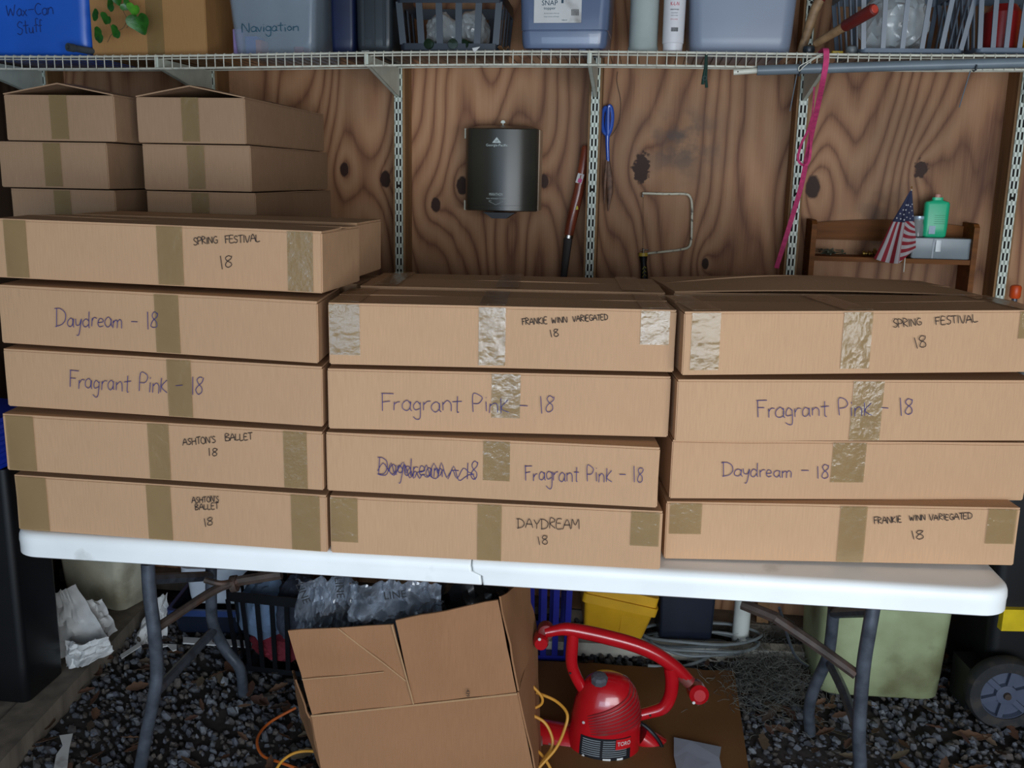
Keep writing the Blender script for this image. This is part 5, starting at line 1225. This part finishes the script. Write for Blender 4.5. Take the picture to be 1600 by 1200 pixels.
# wheeled bin
WBM=mat('black_wheeled_bin',(10,12,15),rough=.45,var=.1)
c=PZ(1560,1133,0)
Mw=T(c.x,c.y,0)
t=thing('wheeled_bin','tall black wheeled rubbish bin with a grey spoked wheel at the right edge','wheeled bin',Mw@T(.12,.28,0))
MB().loft([rr(.40,.27,.03,.06,cx=.18,cy=.19),rr(.42,.28,.03,.30,cx=.18,cy=.19),rr(.48,.30,.03,1.02,cx=.18,cy=.19)]).build('body',WBM,t,Mw)
MB().span((-.09,.02,.035),(.42,.12,.16)).build('axle_housing',WBM,t,Mw,smooth=0)
TYR=mat('black_rubber',(30,31,34),rough=.75,dirt=((70,62,54),20,.5,.5)); HUB=mat('slate_wheel_plastic',(70,78,96),rough=.5,var=.08)
wc=Vector((.0,-.005,.105)); RW_=Mw@T(wc)@RZ(-6)@RX(90)
wh=MB().lathe([(.070,-.024),(.098,-.024),(.104,-.014),(.104,.014),(.098,.024),(.070,.024),(.070,-.024)],48,cap=(0,0)).build('tyre',TYR,t,RW_)
MB().lathe([(.074,-.02),(.078,.018),(.068,.020),(.066,.004),(.030,.006),(.028,.020),(.010,.022)],40).build('rim',HUB,t,RW_)
for k in range(6):
    a_=R(60*k+20); MB().box((.048*math.cos(a_),.048*math.sin(a_),.012),(.046,.014,.014),Matrix.Rotation(a_,4,'Z')).build('spoke',HUB,t,RW_,smooth=0)
MB().lathe([(.011,.02),(.009,.03)],14).build('axle_cap',RUST,t,RW_)
a=PY(1566,950,2.47);b=PY(1600,984,2.47)
MB().span((a.x,c.y+.030,b.z-.0),(a.x+.24,c.y+.055,a.z)).build('yellow_label',mat('yellow_label',(214,186,30),rough=.4),t,IDN,smooth=0)
# ---- left side
BB=mat('matt_black_bin',(12,13,16),rough=.45,var=.1)
fr0=PZ(44,1101,.056); br0=PZ(102,1050,.056); dd=br0-fr0; dd.z=0
ang_=math.atan2(dd.y,dd.x)-math.pi/2; dl=dd.length
Mb=T(fr0)@Matrix.Rotation(ang_,4,'Z')@T(-.20,dl/2,0)
bx=tote('black_bin','tall matt black bin standing at the left end of the table','bin',0,0,0,dl,.66,BB,.0,.02,Mx=Mb,w=.40)
RBM=mat('ribbed_blue_plastic',(24,66,210),rough=.3,var=.1,alpha=.92)
q=PY(38,840,2.44)
tb2=thing('blue_ribbed_tub','bright blue ribbed tub sitting on top of the black bin at far left','tub',Mb@T(.03,.0,.662))
ls=[]
for k in range(9): 
    zz=.015*k; g_=.012 if k%2 else 0
    ls+=[rr(.31+g_,.27+g_,.05,zz),rr(.31+g_,.27+g_,.05,zz+.010)]
mb=MB().loft(ls); 
mb.build('body',RBM,tb2)
CRB=mat('dirty_cream_plastic',(196,192,170),rough=.5,var=.08,dirt=((120,112,88),7,.52,.6))
q=PZ(160,946,.056)
tote('cream_bin','dirty cream plastic bin standing behind the white bags at left','bin',0,0,0,.15,.44,CRB,.05,.03,Mx=T(q.x,q.y+.06,.057)@RZ(-22),w=.25)
a=PY(292,945,2.86); b=PY(386,945,2.86); w=b.x-a.x
WT=mat('white_tub_plastic',(206,214,224),rough=.35,var=.05)
zt_=a.z
tote('blue_lidded_bin','dark navy bin with a blue rim under the white tub at the back','bin',0,0,0,.22,zt_-.02,NAVY,.03,.02,Mx=T((a.x+b.x)/2,2.97,.012),w=w+.07,rim=mat('slate_blue_rim',(44,66,118),rough=.4))
tote('white_tub','white plastic tub stacked on the navy bin under the table','tub',0,0,0,.18,.13,WT,.02,.03,Mx=T((a.x+b.x)/2,2.97,zt_-.006),w=w,rim=WT)
# black laundry basket with clothes
a=PY(375,1008,2.60); b=PY(452,1010,2.60)
Ml=T((a.x+b.x)/2+.03,2.60+.15,.012)@RZ(-10)
basket('laundry_basket','black slatted laundry basket of clothes left of the open carton',Ml,b.x-a.x+.07,.28,.26,BLACKPL,5,.014,.02,taper=.03)
DEN=mat('faded_blue_cloth',(112,136,166),rough=.85,var=.15,bump=.5,bscale=40); RDC=mat('dull_red_cloth',(128,34,50),rough=.85,var=.2); GRC=mat('grey_blue_cloth',(60,66,80),rough=.85,var=.2)
bagblob(Ml@T(-.045,-.03,.07),.08,.09,.095,11,DEN,'folded_garment','faded blue garment heaped in the laundry basket','clothing')
bagblob(Ml@T(.05,-.02,.06),.07,.09,.10,13,GRC,'folded_garment','dark grey garment beside the blue one in the laundry basket','clothing')
bagblob(Ml@T(.01,-.03,.012),.10,.09,.05,17,RDC,'folded_garment','dull red garment at the bottom of the laundry basket','clothing')
# crumpled white paper bags
def crump(pxs,Y,seed,label,name='paper_bag',mt=PAPER,amp=.018,lean=0):
    P=[PY(x,y,Y+dy) for x,y,dy in pxs]   # quad: bl br tr tl
    def fn(u,v):
        p=P[0].lerp(P[1],u).lerp(P[3].lerp(P[2],u),v)
        return p+Vector((.3*amp*noise.noise(Vector((u*5,v*5,seed))),-amp*min(1,6*u*(1-u)+.15)*(math.sin(math.pi*u)*.6+abs(noise.noise(Vector((u*3+seed,v*3.4+u,0))))*1.4+.35*abs(noise.noise(Vector((u*9,v*8,seed))))),.3*amp*noise.noise(Vector((u*6,v*6,seed+9)))))
    return tag(MB().sheet(fn,26,20,.0012).build(name,mt,None,IDN,smooth=25),label,'paper bag')
crump([(84,1028,-.0),(172,1002,0),(118,912,.12),(84,925,.12)],2.62,1,'large dirty white paper bag slumped against the black bin')
crump([(104,1042,-.03),(178,1016,-.03),(168,994,-.01),(102,1000,-.01)],2.58,4,'open end of a white bag lying on the sill board below the larger bag',amp=.03)
crump([(150,998,.03),(184,985,.03),(160,935,.1),(120,925,.1)],2.66,7,'rolled white paper tube end beside the slumped white bag',amp=.035)
crump([(206,1004,0),(262,998,0),(262,925,.06),(244,930,.06)],2.85,9,'small crumpled white bag behind the front left table leg',amp=.03)
def strip(P,z,t_,name,label,m=PAPER):
    a=[PZ(x,y,z) for x,y in P]; tag(MB().loft([a,[p+Vector((0,0,t_)) for p in a]]).build(name,m,None,IDN,smooth=0),label,name.replace('_',' '))
strip([(188,1024),(190,1030),(221,1010),(218,1005)],.03,.003,'white_strip','thin white plastic strip on the gravel left of the front table leg')
strip([(252,1007),(276,1008),(276,1016),(270,1018),(262,1010),(253,1012)],.03,.003,'white_scrap','white torn scrap on the gravel right of the front table leg')
strip([(286,997),(400,1003),(445,1016),(440,1021),(380,1012),(286,1006)],.02,.004,'pale_board_strip','pale board strip under the navy bin and laundry basket')
strip([(93,1150),(114,1147),(108,1172),(104,1212),(82,1212),(88,1180),(98,1166)],.035,.002,'torn_paper','torn white paper piece on the gravel at the lower left')
